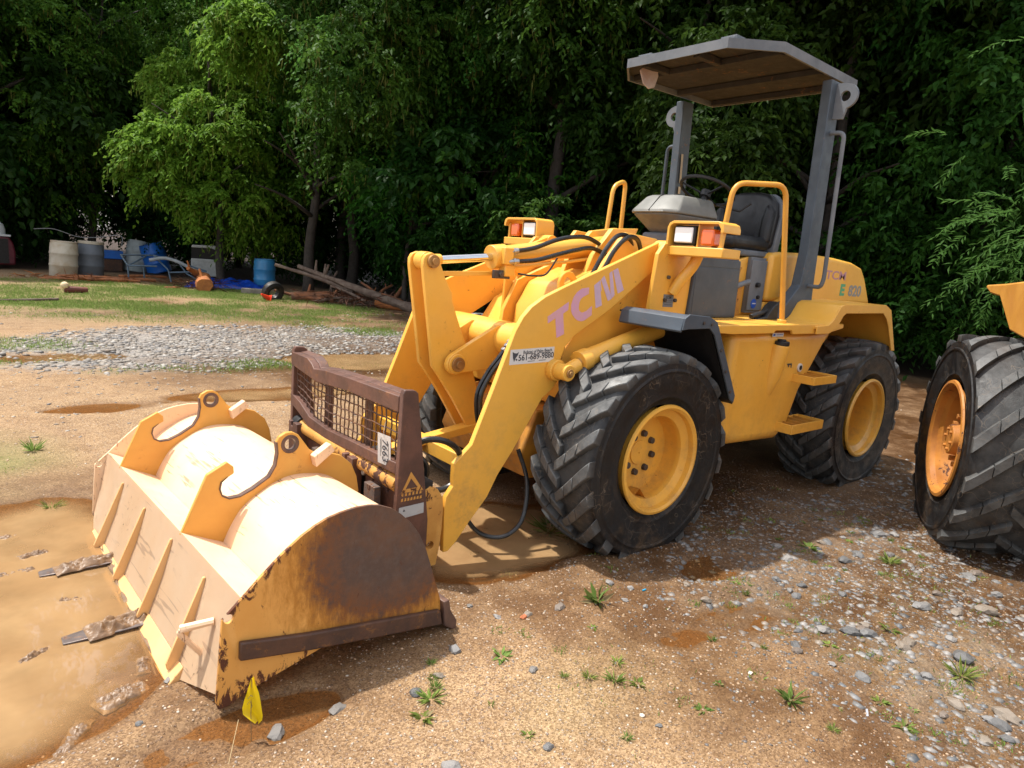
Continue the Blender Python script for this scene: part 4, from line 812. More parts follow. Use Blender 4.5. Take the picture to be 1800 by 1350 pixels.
# rear frame, platform, cab ------------------------------------------------
bm = bmesh.new(); prism(bm, [(-.62, 1.30), (-.60, .62), (-.72, .555), (-1.32, .53), (-1.45, .62), (-1.55, .86), (-1.80, 1.18), (-1.95, 1.30)], 'y', .38, .94); pt('side_tank', bm, YEL, bevel=.10, segs=6, angle=60)
bm = bmesh.new(); prism(bm, [(-.62, 1.30), (-.60, .62), (-.72, .555), (-1.32, .53), (-1.45, .62), (-1.55, .86), (-1.80, 1.18), (-1.95, 1.30)], 'y', -.94, -.38); pt('side_tank', bm, YEL, bevel=.10, segs=6, angle=60)
bm = bmesh.new(); box(bm, -3.5, -.7, -.37, .37, .45, 1.30); box(bm, -1.15, -.55, -.25, .25, .42, .75); pt('rear_chassis', bm, DARK, bevel=.02)
bm = bmesh.new(); prism(bm, [(-.28, -.96), (-.28, .96), (-.36, .985), (-1.93, .985), (-1.93, -.985), (-.36, -.985)], 'z', 1.335, 1.352); 
prism(bm, [(-.28, 1.35), (-.28, 1.31), (-.52, 1.295), (-.98, 1.295), (-1.0, 1.312), (-1.20, 1.312), (-1.22, 1.285), (-1.70, 1.285), (-1.93, 1.32), (-1.93, 1.35)], 'y', .972, .99)
pt('platform', bm, YEL, bevel=.004)
# filler pocket and cap
bm = bmesh.new(); tube(bm, [(-1.14, .955, 1.215), (-1.14, .952, 1.19), (-1.135, .925, 1.0), (-1.13, .88, .84)], .062, 24, rs=[.062, .066, .064, .05]); FP = pt('filler_neck', bm, YEL)
bm = bmesh.new(); cyl(bm, (-1.14, .965, 1.21), (-1.14, .965, 1.238), .05, 24); cyl(bm, (-1.14, .965, 1.235), (-1.14, .965, 1.25), .028, 16); fin('filler_cap', bm, BLKM, FP, .004)
bm = bmesh.new(); box(bm, -1.19, -1.05, .941, .9425, 1.265, 1.29); o = pt('warning_sticker', bm, WHITE, bevel=0)
bm = bmesh.new(); box(bm, -1.085, -1.06, .9426, .943, 1.27, 1.284); box(bm, -1.18, -1.10, .9426, .943, 1.276, 1.28); fin('print', bm, BLUD, o, 0)
# round hole plate and small marking by the step
bm = bmesh.new(); tube(bm, [(-1.475, .935, 1.04), (-1.475, .95, 1.04)], .03, 20); pt('hole_ring', bm, WHITE, bevel=.002)
bm = bmesh.new(); tube(bm, [(-1.475, .95, 1.04), (-1.475, .953, 1.04)], .017, 16); pt('bore', bm, BLKM, bevel=0)
bm = bmesh.new(); box(bm, -1.36, -1.30, .942, .9435, 1.065, 1.075); box(bm, -1.36, -1.35, .942, .9435, 1.045, 1.068); box(bm, -1.325, -1.315, .942, .9435, 1.05, 1.068); pt('marking', bm, INK, bevel=0)
def step(x0, x1, y0, y1, z, h):
    bm = bmesh.new()
    for q in ((x0, x1, y1-.012, y1, z-h, z), (x0, x1, y0, y0+.012, z-h, z), (x0, x0+.012, y0+.012, y1-.012, z-h, z), (x1-.012, x1, y0+.012, y1-.012, z-h, z)): box(bm, *q)
    S_ = pt('step', bm, YELR if False else YEL, bevel=.002)
    n = int((x1-x0)/.075)
    for i in range(1, n):
        x = x0+(x1-x0)*i/n; b2 = bmesh.new(); box(b2, x-.004, x+.004, y0+.012, y1-.012, z-.022, z-.002); fin('tread_bar', b2, YELD, S_, 0)
    return S_
step(-1.72, -1.40, .90, 1.10, 1.00, .055); step(-1.72, -1.28, .86, 1.06, .665, .065)
# rear fender arch
for s in (1, -1):
    O = [(-1.50, 1.34), (-1.66, 1.345), (-1.72, 1.38), (-1.80, 1.475), (-1.86, 1.495), (-2.55, 1.50), (-2.66, 1.46), (-2.72, 1.36), (-2.86, 1.13)]
    I = [(-2.84, 1.13), (-2.70, 1.36), (-2.64, 1.43), (-2.54, 1.475), (-1.875, 1.47), (-1.825, 1.455), (-1.75, 1.36), (-1.66, 1.325), (-1.50, 1.32)]
    bm = bmesh.new(); prism(bm, O+I, 'y', s*.48, s*1.0)
    RF = pt('rear_fender', bm, YEL, bevel=.004)
    bm = bmesh.new(); I2 = [(-2.80, 1.13), (-2.66, 1.33), (-2.60, 1.39), (-2.52, 1.435), (-1.90, 1.43), (-1.86, 1.41), (-1.79, 1.325), (-1.68, 1.285), (-1.50, 1.285)]
    prism(bm, O+I2, 'y', s*1.0, s*1.01); fin('flange', bm, YEL, RF, .003)
# hood with rounded back
HP = [(-1.66, 1.46), (-1.66, 1.815), (-1.75, 1.835), (-2.20, 1.85), (-2.66, 1.84), (-2.98, 1.82), (-3.18, 1.78), (-3.27, 1.70), (-3.46, 1.46)]
bm = bmesh.new(); prism(bm, HP, 'y', -.50, .50); HD = pt('engine_hood', bm, YEL, bevel=.035, segs=4, angle=45)
bm = bmesh.new(); prism(bm, [(-1.66, 1.352), (-1.66, 1.455), (-3.36, 1.455), (-3.36, 1.0), (-3.0, .9), (-2.0, 1.2)], 'y', -.48, .48); pt('engine_bay', bm, YEL, bevel=.01)
bm = bmesh.new(); prism(bm, [(-3.0, .55), (-3.5, .6), (-3.58, 1.10), (-3.5, 1.22), (-3.0, 1.22)], 'y', -.62, .62); pt('counterweight', bm, GREY, bevel=.04, segs=3)
yh = .5012
def ht(txt, x, z, size, mat, bold=.001, sx_=1):
    return put_text('lettering', txt, size, onplane(Vector((x, yh, z)), Vector((-1, 0, 0)), Vector((0, 0, 1))) @ Matrix.Diagonal((sx_, 1, 1, 1)), mat, HD, bold)
ht('TCM', -2.71, 1.695, .10, PINKH, .002, 1.75)
ht('E', -2.86, 1.575, .13, GRNL, .006, 1.3); ht('820', -3.10, 1.572, .13, GRYL, .004, 1.25)
# bulkhead under the seat with levers, panel
bm = bmesh.new(); prism(bm, [(-1.28, 1.352), (-1.26, 1.74), (-1.45, 1.78), (-1.95, 1.78), (-1.95, 1.352)], 'y', -.45, .44); pt('seat_bulkhead', bm, YEL, bevel=.01)
bm = bmesh.new(); box(bm, -1.64, -1.44, .471, .485, 1.39, 1.76); box(bm, -1.64, -1.44, .44, .471, 1.37, 1.78); SP_ = pt('switch_panel', bm, GREYR, bevel=.004)
bm = bmesh.new(); cyl(bm, (-1.53, .484, 1.58), (-1.53, .51, 1.58), .018, 14); cyl(bm, (-1.56, .484, 1.49), (-1.56, .50, 1.49), .014, 12); fin('knob', bm, BLKM, SP_, .002)
bm = bmesh.new(); cyl(bm, (-1.52, .484, 1.44), (-1.52, .488, 1.44), .035, 24); fin('round_sticker', bm, BLUD, SP_)
bm = bmesh.new(); box(bm, -1.545, -1.50, .4881, .489, 1.438, 1.446); fin('print', bm, WHITE, SP_, 0)
bm = bmesh.new(); box(bm, -1.36, -1.06, .30, .48, 1.352, 1.60); prism(bm, [(-1.0, 1.62), (-1.30, 1.62), (-1.34, 1.70), (-1.02, 1.71)], 'y', .44, .47); pt('seat_pedestal', bm, YELD, bevel=.006)
bm = bmesh.new(); tube(bm, [(-1.25, .49, 1.56), (-1.33, .51, 1.59), (-1.40, .50, 1.60)], .02, 12); pt('brake_lever', bm, GREYR); bm = bmesh.new(); tube(bm, [(-1.08, .49, 1.57), (-1.05, .50, 1.66)], .014, 10); pt('lever', bm, GREY)
bm = bmesh.new(); prism(bm, [(-1.18, 1.353), (-1.30, 1.37), (-1.38, 1.45), (-1.44, 1.48), (-1.44, 1.353)], 'y', .66, .74); cyl(bm, (-1.16, .70, 1.37), (-1.36, .70, 1.41), .018, 10); pt('pedal', bm, BLKM, bevel=.006)
# grey cabinet
bm = bmesh.new(); prism(bm, [(-.53, 1.352), (-.55, 1.70), (-.585, 1.75), (-1.0, 1.755), (-1.05, 1.73), (-1.06, 1.352)], 'y', .30, .64); CB = pt('side_cabinet', bm, GREY, bevel=.012, segs=3)
bm = bmesh.new(); box(bm, -1.035, -.555, .64, .6425, 1.37, 1.675); box(bm, -1.035, -.555, .64, .6425, 1.685, 1.735); fin('cabinet_panel', bm, GREY, CB, .003)
# dashboard, steering wheel
def loft(bm, secs):
    rings = []
    for z, cx_, cy_, hx, hy in secs:
        q = [(hx, -hy*.6), (hx, hy*.6), (hx*.75, hy), (-hx*.75, hy), (-hx, hy*.6), (-hx, -hy*.6), (-hx*.75, -hy), (hx*.75, -hy)]
        rings.append([bm.verts.new((cx_+a, cy_+b, z)) for a, b in q])
    for a, b in zip(rings, rings[1:]):
        for k in range(8): bm.faces.new((a[k], a[(k+1) % 8], b[(k+1) % 8], b[k]))
    bm.faces.new(rings[0][::-1]); bm.faces.new(rings[-1])
bm = bmesh.new(); loft(bm, [(1.80, -1.12, .04, .10, .08), (1.90, -1.10, .03, .19, .13), (2.03, -1.06, .02, .30, .21)]); DB = pt('dashboard', bm, surf('dull_grey_plastic', (.15, .15, .145), (.11, .11, .105), .6), bevel=.02, segs=3)
bm = bmesh.new(); loft(bm, [(2.03, -1.06, .02, .305, .215), (2.05, -1.06, .02, .305, .215), (2.15, -1.10, .02, .24, .17), (2.165, -1.11, .02, .21, .15)]); fin('lid', bm, PLAS, DB, .02, segs=3)
bm = bmesh.new(); tube(bm, [(-.752, .03, 2.045), (-.858, .03, 2.152), (-.90, .03, 2.168), (-1.3, .03, 2.168)], .004, 5); fin('seam', bm, DARK, DB, 0)
bm = bmesh.new(); prism(bm, [(-.88, 1.352), (-.88, 1.90), (-1.2, 1.90), (-1.25, 1.352)], 'y', -.12, .14); pt('dash_column', bm, GREYR, bevel=.02)
swc = Vector((-1.28, .12, 2.235)); swn = Vector((-.42, 0, .9)).normalized(); a_, b_ = frame_of(swn)
bm = bmesh.new(); tube(bm, [swc+a_*.20*math.cos(R(t))+b_*.20*math.sin(R(t)) for t in range(0, 361, 12)], .0125, 8, caps=False); SW = pt('steering_wheel', bm, BLKM, bevel=0)
bm = bmesh.new()
for t in (20, 140, 260): tube(bm, [swc+(a_*math.cos(R(t))+b_*math.sin(R(t)))*.2, swc+(a_*math.cos(R(t))+b_*math.sin(R(t)))*.03-swn*.03], .008, 6)
cyl(bm, swc-swn*.05, swc-swn*.005, .04, 18); cyl(bm, swc-swn*.22, swc-swn*.05, .022, 12); fin('wheel_spokes', bm, BLKM, SW)
bm = bmesh.new(); tube(bm, [(-1.28, .22, 2.13), (-1.40, .34, 2.10), (-1.44, .40, 2.16)], .009, 8); pt('column_lever', bm, BLKM)
# seat
SE = sub('seat', LO, (0, 0, 0)); yc = .20
def cushion(name, x0, x1, y0, y1, z0, z1, M, mat, b=.05):
    bm = bmesh.new(); box(bm, x0, x1, y0, y1, z0, z1, M); return fin(name, bm, mat, SE, b, segs=5, angle=60)
Mb = Matrix.Translation((-1.66, yc, 1.86)) @ Matrix.Rotation(R(-9), 4, 'Y')
bm = bmesh.new(); prism(bm, [(-.25, 0), (-.255, .25), (-.23, .34), (-.17, .405), (-.08, .425), (.08, .425), (.17, .405), (.23, .34), (.255, .25), (.25, 0)], 'x', -.09, .0)
for v in bm.verts: v.co = Mb @ v.co
fin('backrest', bm, VINYL, SE, .035, segs=5, angle=60)
bm = bmesh.new(); prism(bm, [(-.27, -.03), (-.275, .25), (-.25, .35), (-.18, .42), (.18, .42), (.25, .35), (.275, .25), (.27, -.03)], 'x', -.125, -.06)
for v in bm.verts: v.co = Mb @ v.co
fin('seat_shell', bm, GREYR, SE, .01)
for sg in (-1, 1):
    bm = bmesh.new(); prism(bm, [(sg*.17, .02), (sg*.255, .02), (sg*.25, .27), (sg*.19, .33), (sg*.165, .2)], 'x', -.03, .05)
    for v in bm.verts: v.co = Mb @ v.co
    fin('side_bolster', bm, VINYL, SE, .03, segs=4, angle=60)
cushion('seat_cushion', -1.70, -1.22, yc-.25, yc+.25, 1.83, 1.93, None, VINYL, .04)
bm = bmesh.new(); box(bm, -1.72, -1.26, yc-.24, yc+.24, 1.782, 1.83); fin('seat_base', bm, GREYR, SE, .015)
# handrails
bm = bmesh.new(); tube(bm, rounded([(-.70, .69, 1.75), (-.72, .72, 2.21), (-1.12, .84, 2.24), (-1.20, .91, 1.36)], .09, 6), .0175, 12); HR = pt('handrail', bm, surf('chipped_handrail_paint', (.68, .33, .04), (.6, .28, .03), .45, nscale=4, rust=.3, rscale=12, rcol=(.05, .03, .02)), bevel=0)
bm = bmesh.new(); cyl(bm, (-1.20, .91, 1.352), (-1.20, .91, 1.375), .03, 16); fin('rail_foot', bm, YEL, HR, .003)
bm = bmesh.new(); tube(bm, rounded([(-1.02, -.62, 1.75), (-1.04, -.60, 2.26), (-1.20, -.62, 2.32), (-1.20, -.62, 1.70)], .07, 6), .0175, 12); pt('handrail', bm, YEL, bevel=0)
# canopy posts
for s in (1, -1):
    y0 = s*.605; y1 = s*.68
    bm = bmesh.new(); prism(bm, [(-1.80, 3.05), (-1.94, 3.05), (-2.0, 1.62), (-2.02, 1.352), (-1.56, 1.352), (-1.60, 1.42), (-1.80, 1.60), (-1.835, 1.85)], 'y', min(y0, y1), max(y0, y1)); PO = pt('canopy_post', bm, GREY, bevel=.006)
    # ear plate standing out sideways with a real hole: ring of quads
    n_ = 28; hole = [(s*.752+.036*math.cos(2*math.pi*k/n_), 2.945+.036*math.sin(2*math.pi*k/n_)) for k in range(n_)]
    def edge_pt(k):
        a = 2*math.pi*k/n_; c_, s_ = math.cos(a)*s, math.sin(a)
        lim = []
        if c_ < -1e-6: lim.append((.752-.680)/-c_)
        if s_ > 1e-6: lim.append((3.035-2.945)/s_)
        lim.append(.085 if not (c_ < 0) else 9)
        if s_ < 0 and c_ < .5: lim.append(min(9, .155/(abs(s_)+.25*max(c_, 0)+.55*max(c_, 0))))
        t = min(lim); return (s*.752+math.cos(a)*t, 2.945+s_*t)
    outer = [edge_pt(k) for k in range(n_)]
    bm = bmesh.new(); L_ = [[bm.verts.new((x_, p_[0], p_[1])) for p_ in q] for x_ in (-1.875, -1.898) for q in (hole, outer)]
    for k in range(n_):
        l = (k+1) % n_
        for a_, b_ in ((0, 1), (2, 3), (0, 2), (1, 3)): bm.faces.new((L_[a_][k], L_[a_][l], L_[b_][l], L_[b_][k]))
    eye = fin('lifting_eye', bm, GREYR, PO, .0)
    bm = bmesh.new(); tube(bm, rounded([(-1.89, s*.68, 2.70), (-1.88, s*.785, 2.695), (-1.90, s*.80, 1.66), (-1.90, s*.785, 1.60), (-1.92, s*.68, 1.60)], .05, 6), .0155, 10); pt('grab_rail', bm, GREYR if s > 0 else GREY, bevel=0)
bm = bmesh.new(); prism(bm, [(-1.865, 2.62), (-1.88, 2.38), (-1.855, 2.38), (-1.84, 2.62)], 'y', -.594, -.592); prism(bm, [(-1.88, 2.35), (-1.885, 2.29), (-1.855, 2.29), (-1.85, 2.35)], 'y', -.594, -.592); prism(bm, [(-1.885, 2.22), (-1.89, 2.17), (-1.86, 2.17), (-1.855, 2.22)], 'y', -.594, -.592); pt('post_sticker', bm, surf('yellowed_sticker', (.45, .38, .25), (.3, .25, .2), .6, rust=.2), bevel=0)
# roof: cambered hexagon, pressed rim and ribs underneath
zf, zr = 3.095, 2.985
RO = [(-.87, -.43), (-.87, .43), (-1.15, .67), (-2.25, .635), (-2.25, -.635), (-1.15, -.67)]
def zroof(x): return 3.142
bm = bmesh.new(); top = [bm.verts.new((x, y, zroof(x))) for x, y in RO]; low = [bm.verts.new((x, y, zroof(x)-.062)) for x, y in RO]
cen = bm.verts.new((-1.45, 0, zroof(-1.45)+.004))
for i in range(6): bm.faces.new((top[i], top[(i+1) % 6], cen)); bm.faces.new((top[i], low[i], low[(i+1) % 6], top[(i+1) % 6]))
bm2 = [bm.verts.new((x*.985-.022, y*.975, zroof(x)-.062)) for x, y in RO]; bm3 = [bm.verts.new((x*.985-.022, y*.975, zroof(x)-.02)) for x, y in RO]
for i in range(6): j = (i+1) % 6; bm.faces.new((low[i], bm2[i], bm2[j], low[j])); bm.faces.new((bm2[i], bm3[i], bm3[j], bm2[j]))
CN = pt('canopy_roof', bm, GREYR, bevel=0, smooth=False)
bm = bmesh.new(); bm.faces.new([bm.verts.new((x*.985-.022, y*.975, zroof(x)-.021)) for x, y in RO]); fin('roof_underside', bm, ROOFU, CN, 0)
bm = bmesh.new()
for a_, b_ in (((-1.2, -.63), (-1.2, .63)), ((-1.75, -.62), (-1.75, .62)), ((-2.2, -.6), (-2.2, .6)), ((-.92, .15), (-1.18, .15)), ((-.92, -.3), (-1.18, -.3))):
    p0, p1 = Vector((*a_, 0)), Vector((*b_, 0)); d = (p1-p0).normalized(); n_ = Vector((-d.y, d.x, 0))*.03
    z0, z1 = zroof(p0.x)-.024, zroof(p1.x)-.024; v = []
    for p, z in ((p0, z0), (p1, z1)): v += [bm.verts.new((p+n_).to_tuple()[:2]+(z,)), bm.verts.new((p-n_).to_tuple()[:2]+(z,)), bm.verts.new((p-n_*.8).to_tuple()[:2]+(z-.04,)), bm.verts.new((p+n_*.8).to_tuple()[:2]+(z-.04,))]
    for q in ((0, 1, 5, 4), (1, 2, 6, 5), (2, 3, 7, 6), (3, 0, 4, 7), (3, 2, 1, 0), (4, 5, 6, 7)): bm.faces.new([v[i] for i in q])
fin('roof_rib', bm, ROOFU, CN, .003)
for x, y in ((-.97, -.33), (-.97, .38)):
    bm = bmesh.new(); box(bm, x-.07, x+.03, y-.06, y+.06, zroof(x)+.0, zroof(x)+.035); box(bm, x+.03, x+.032, y-.05, y+.05, zroof(x)+.006, zroof(x)+.03); fin('roof_lug', bm, GREYR, CN, .004)
bm = bmesh.new(); prism(bm, [(-.09, 0), (-.05, -.09), (.0, -.12), (.05, -.10), (.07, -.02), (.06, .03), (-.06, .03)], 'x', -.005, .005)
for v in bm.verts: v.co = Matrix.Translation((-1.02, -.33, 3.07)) @ Matrix.Rotation(R(70), 4, 'Z') @ v.co
fin('dangling_bracket', bm, surf('scuffed_bracket', (.42, .38, .36), (.3, .2, .17), .6, rust=.3), CN, .004)

# hoses ------------------------------------------------------------------
def hose(pts, r, name='hydraulic_hose', fit=(1, 1)):
    sp = spline(pts, 8); bm = bmesh.new(); tube(bm, sp, r, 10); o = pt(name, bm, HOSE, bevel=0)
    P = [Vector(p) for p in sp]
    bm = bmesh.new(); n = 0
    for e, k in zip((0, 1), fit):
        if not k: continue
        a, b = (P[0], P[2]) if e == 0 else (P[-1], P[-3]); d = (b-a).normalized(); cyl(bm, a-d*.03, a+d*.035, r*1.25, 12); cyl(bm, a+d*.0, a+d*.016, r*1.6, 6); n += 1
    if n: fin('hose_fitting', bm, STEEL, o, .001)
    else: bm.free()
    return o
hose([(.50, .085, 1.68), (.36, .11, 1.71), (.20, .13, 1.77), (.05, .13, 1.80), (-.10, .12, 1.80), (-.3, .1, 1.74)], .014)
hose([(.50, .095, 1.62), (.36, .14, 1.64), (.20, .16, 1.685), (.05, .16, 1.72), (-.10, .15, 1.74), (-.3, .12, 1.70)], .014, fit=(1, 0))
hose([(.12, .30, 1.46), (.03, .30, 1.58), (-.08, .29, 1.74), (-.20, .27, 1.83), (-.32, .25, 1.83), (-.42, .22, 1.74), (-.48, .2, 1.6)], .015, fit=(1, 0))
hose([(.07, .34, 1.46), (-.01, .34, 1.58), (-.10, .34, 1.73), (-.22, .33, 1.82), (-.34, .31, 1.82), (-.43, .28, 1.73), (-.48, .25, 1.6)], .015, fit=(1, 0))
hose([(-.30, .12, 1.74), (-.45, .1, 1.80), (-.56, .08, 1.75), (-.62, .06, 1.6)], .016, fit=(0, 0))
hose([(.45, .09, 1.55), (.36, .12, 1.545), (.26, .13, 1.56), (.16, .11, 1.66)], .006, 'thin_hose', (0, 0))
for dy in (0, .035):
    hose([(.72, .40+dy, 1.19), (.80, .40+dy, 1.10), (.87, .40+dy, 1.02), (.93, .40+dy, .90), (.91, .40+dy, .74), (.84, .38+dy, .62), (.78, .34+dy, .5)], .013, fit=(1, 0))
for dy in (0, .04):
    bm = bmesh.new(); tube(bm, [(.70, .40+dy, 1.22), (.66, .40+dy, 1.26), (.63, .38+dy, 1.27)], .011, 8)
    for t in (0, .3, .6): 
        a_ = Vector((.72+.06*t, .40+dy, 1.19-.07*t)); cyl(bm, a_, a_+Vector((.012, 0, -.014)), .021, 6)
    pt('pipe_coupling', bm, STEEL, bevel=.001)
hose([(1.34, .42, .62), (1.30, .46, .70), (1.20, .50, .70), (1.10, .50, .63), (1.07, .49, .52), (1.12, .48, .44), (1.22, .46, .42), (1.30, .42, .45)], .017, fit=(0, 0))
hose([(1.36, .36, .56), (1.30, .38, .60), (1.24, .40, .56), (1.23, .40, .48), (1.28, .38, .42)], .015, fit=(0, 0))
hose([(.62, .42, .56), (.60, .50, .38), (.66, .55, .18), (.78, .54, .10), (.90, .47, .12), (1.0, .42, .25)], .013, fit=(0, 0))

# pallet fork carriage ----------------------------------------------------
FC = sub('fork_carriage', LO)
def fp(name, bm, mat=BROWN, b=.004, **k): return fin(name, bm, mat, FC, b, **k)
xf = 1.46
def fpl(name, pts, c0, c1, mat=BROWN, b=.004):
    bm = bmesh.new(); prism(bm, pts, 'x', c0, c1); return fp(name, bm, mat, b)
# side posts: tapered plates facing sideways with a flange
for y0, y1, s in ((.50, .535, 1), (-.845, -.81, -1)):
    bm = bmesh.new(); prism(bm, [(xf+.02, .12), (xf+.01, .97), (xf, .99), (xf-.055, .985), (xf-.075, .97), (xf-.17, .30), (xf-.17, .12)], 'y', y0, y1); q = fp('side_post', bm)
    if s > 0:
        # rusty triangular emblem and silver plate on the outer face
        bm = bmesh.new()
        tri = [(xf-.055, .575), (xf-.005, .47), (xf-.13, .47)]; tin = [(xf-.057, .54), (xf-.028, .488), (xf-.098, .488)]
        for i in range(3):
            j = (i+1) % 3; prism(bm, [tri[i], tri[j], tin[j], tin[i]], 'y', y1+.0002, y1+.0015)
        for z, n in ((.452, 6), (.425, 7)):
            for k in range(n):
                x0 = xf-.005-.125*k/n; prism(bm, [(x0, z), (x0-.012, z+.001), (x0-.011, z+.016), (x0-.002, z+.014)], 'y', y1+.0002, y1+.0015)
        fp('emblem', bm, YELR, 0)
        bm = bmesh.new(); prism(bm, [(xf+.004, .395), (xf-.138, .40), (xf-.140, .345), (xf+.004, .335)], 'y', y1+.0002, y1+.002); fp('silver_plate', bm, surf('scraped_silver_label', (.42, .44, .45), (.33, .35, .36), .5, rust=.28), 0)
        bm = bmesh.new(); prism(bm, [(xf-.024, .385), (xf-.018, .372), (xf-.032, .372)], 'y', y1+.002, y1+.0026); fp('print', bm, INK, 0)
TOPR = [(-.845, .955), (-.60, .955), (-.53, .93), (-.50, .905), (-.35, .925), (-.05, .94), (.50, .955), (.50, .875), (-.05, .865), (-.45, .835), (-.62, .85), (-.81, .87), (-.845, .87)]
fpl('top_rail', TOPR, xf-.03, xf+.015)
bm = bmesh.new(); TLN = [(-.845, .957), (-.60, .957), (-.53, .933), (-.50, .908), (-.35, .927), (-.05, .942), (.50, .957)]; rr_ = []
for y_, z_ in TLN: rr_.append([bm.verts.new((xf-.0295, y_, z_)), bm.verts.new((xf-.085, y_, z_+.006)), bm.verts.new((xf-.085, y_, z_-.012)), bm.verts.new((xf-.0295, y_, z_-.014))])
for a_, b_ in zip(rr_, rr_[1:]):
    for k in range(4): bm.faces.new((a_[k], a_[(k+1) % 4], b_[(k+1) % 4], b_[k]))
bm.faces.new(rr_[0]); bm.faces.new(rr_[-1][::-1]); fp('top_lip', bm, BROWN, .003)
if False: fpl('top_lip', [(-.845, .958), (-.60, .958), (-.53, .933), (-.50, .908), (-.35, .928), (-.05, .943), (.50, .958), (.50, .95), (-.05, .935), (-.35, .92), (-.50, .90), (-.6, .948), (-.845, .95)], xf-.075, xf-.03)
BOTR = [(-.845, .69), (-.70, .66), (-.55, .60), (-.30, .585), (.0, .60), (.50, .62), (.50, .56), (.0, .54), (-.32, .525), (-.58, .54), (-.72, .59), (-.845, .62)]
fpl('lower_rail', BOTR, xf-.03, xf+.015)
for y in (-.42, .08): 
    bm = bmesh.new(); box(bm, xf-.065, xf-.045, y-.035, y+.035, .56, .90); fp('guard_bar', bm)
# woven wire screen: each wire wavy
def zlow(y): return np.interp(y, [-.845, -.7, -.55, -.3, 0, .5], [.66, .63, .575, .555, .57, .59])
def zhigh(y): return np.interp(y, [-.81, -.62, -.45, -.05, .5], [.88, .86, .845, .875, .885])
ys = np.arange(-.80, .50, .052)
for i, y in enumerate(ys):
    z0, z1 = float(zlow(y)), float(zhigh(y)); n = 12; bm = bmesh.new()
    tube(bm, [(xf-.012+.006*math.sin(math.pi*(k+i)), y+random.uniform(-.003, .003)+.004*math.sin(k*1.3+i), z0+(z1-z0)*k/n) for k in range(n+1)], .0042, 5, caps=False); fp('screen_wire', bm, RSTL, 0)
for j in range(6):
    t = (j+.5)/6; bm = bmesh.new(); P = []
    for k in range(27):
        y = -.83+1.34*k/26; P.append((xf-.012-.006*math.sin(math.pi*(k+j)), y, float(zlow(y))*(1-t)+float(zhigh(y))*t+.003*math.sin(k*2.1+j)))
    tube(bm, P, .0042, 5, caps=False); fp('screen_wire', bm, RSTL, 0)
# shaft bar, hanger blocks, lower bars
bm = bmesh.new(); cyl(bm, (xf-.02, -.74, .50), (xf-.02, .50, .50), .045, 24); fp('shaft', bm, YELR, 0)
bm = bmesh.new(); cyl(bm, (xf-.02, -.78, .50), (xf-.02, -.70, .50), .06, 20); fp('shaft_collar', bm, BLKM)
for y0 in (-.78, -.02):
    bm = bmesh.new(); prism(bm, [(y0, .14), (y0, .53), (y0+.03, .53), (y0+.035, .50), (y0+.06, .50), (y0+.065, .53), (y0+.13, .53), (y0+.13, .14)], 'x', xf-.01, xf+.05); fp('fork_hanger', bm)
bm = bmesh.new(); prism(bm, [(.13, .14), (.13, .44), (.20, .445), (.205, .425), (.225, .425), (.23, .44), (.36, .44), (.365, .42), (.385, .42), (.39, .44), (.50, .44), (.50, .14)], 'x', xf-.06, xf-.02); prism(bm, [(-.65, .14), (-.65, .44), (-.02, .44), (-.02, .14)], 'x', xf-.06, xf-.02); fp('carriage_plate', bm)
bm = bmesh.new(); cyl(bm, (xf-.0, .17, .47), (xf+.02, .17, .47), .018, 12); cyl(bm, (xf-.0, -.62, .50), (xf+.02, -.62, .50), .02, 12); fp('bolt', bm, STEEL)
for y0, y1 in ((-.42, -.31), (.25, .36)):
    xt = 2.87 if y0 < 0 else 2.85
    bm = bmesh.new(); prism(bm, [(xf+.05, .45), (xf+.01, .45), (xf+.01, .0), (xt-.2, -.012), (xt, .002), (xt, .008), (xt-.2, .018), (xf+.06, .035), (xf+.05, .06)], 'y', y0, y1)
    for v in bm.verts:
        if v.co.x > xt-.01: v.co.y = (y0+y1)/2+(v.co.y-(y0+y1)/2)*.55
    fp('fork_tine', bm, surf('wet_steel_tine', (.17, .14, .13), (.10, .075, .065), .35, metal=.3, rust=.3), .004)
CHK = [(1.315, .455), (1.28, .475), (1.235, .455), (1.20, .40), (1.192, .33), (1.195, .22), (1.205, .12), (1.22, .03), (1.26, .03), (1.315, .2)]
for s in (1, -1):
    bm = bmesh.new(); prism(bm, CHK, 'y', s*.492, s*.528); o = fin('coupler_cheek', bm, YELR, FC, .004)
    c = bmesh.new(); cyl(c, (1.262, s*.4, .150), (1.262, s*.6, .150), .022, 20); cut(o, [c])
bm = bmesh.new(); cyl(bm, (1.25, -.50, .40), (1.25, .50, .40), .035, 16); box(bm, 1.22, 1.40, -.15, .15, .20, .50); box(bm, 1.26, 1.36, .38, .52, .40, .50); fp('coupler_frame', bm, DARK)
bm = bmesh.new(); prism(bm, [(1.30, .555), (1.30, .515), (.62, .60), (.62, .65)], 'y', .02, .10); pt('link_bar', bm, YEL)
bm = bmesh.new(); box(bm, .98, 1.04, -.49, .49, .50, .58); pt('arm_cross_plate', bm, YEL)

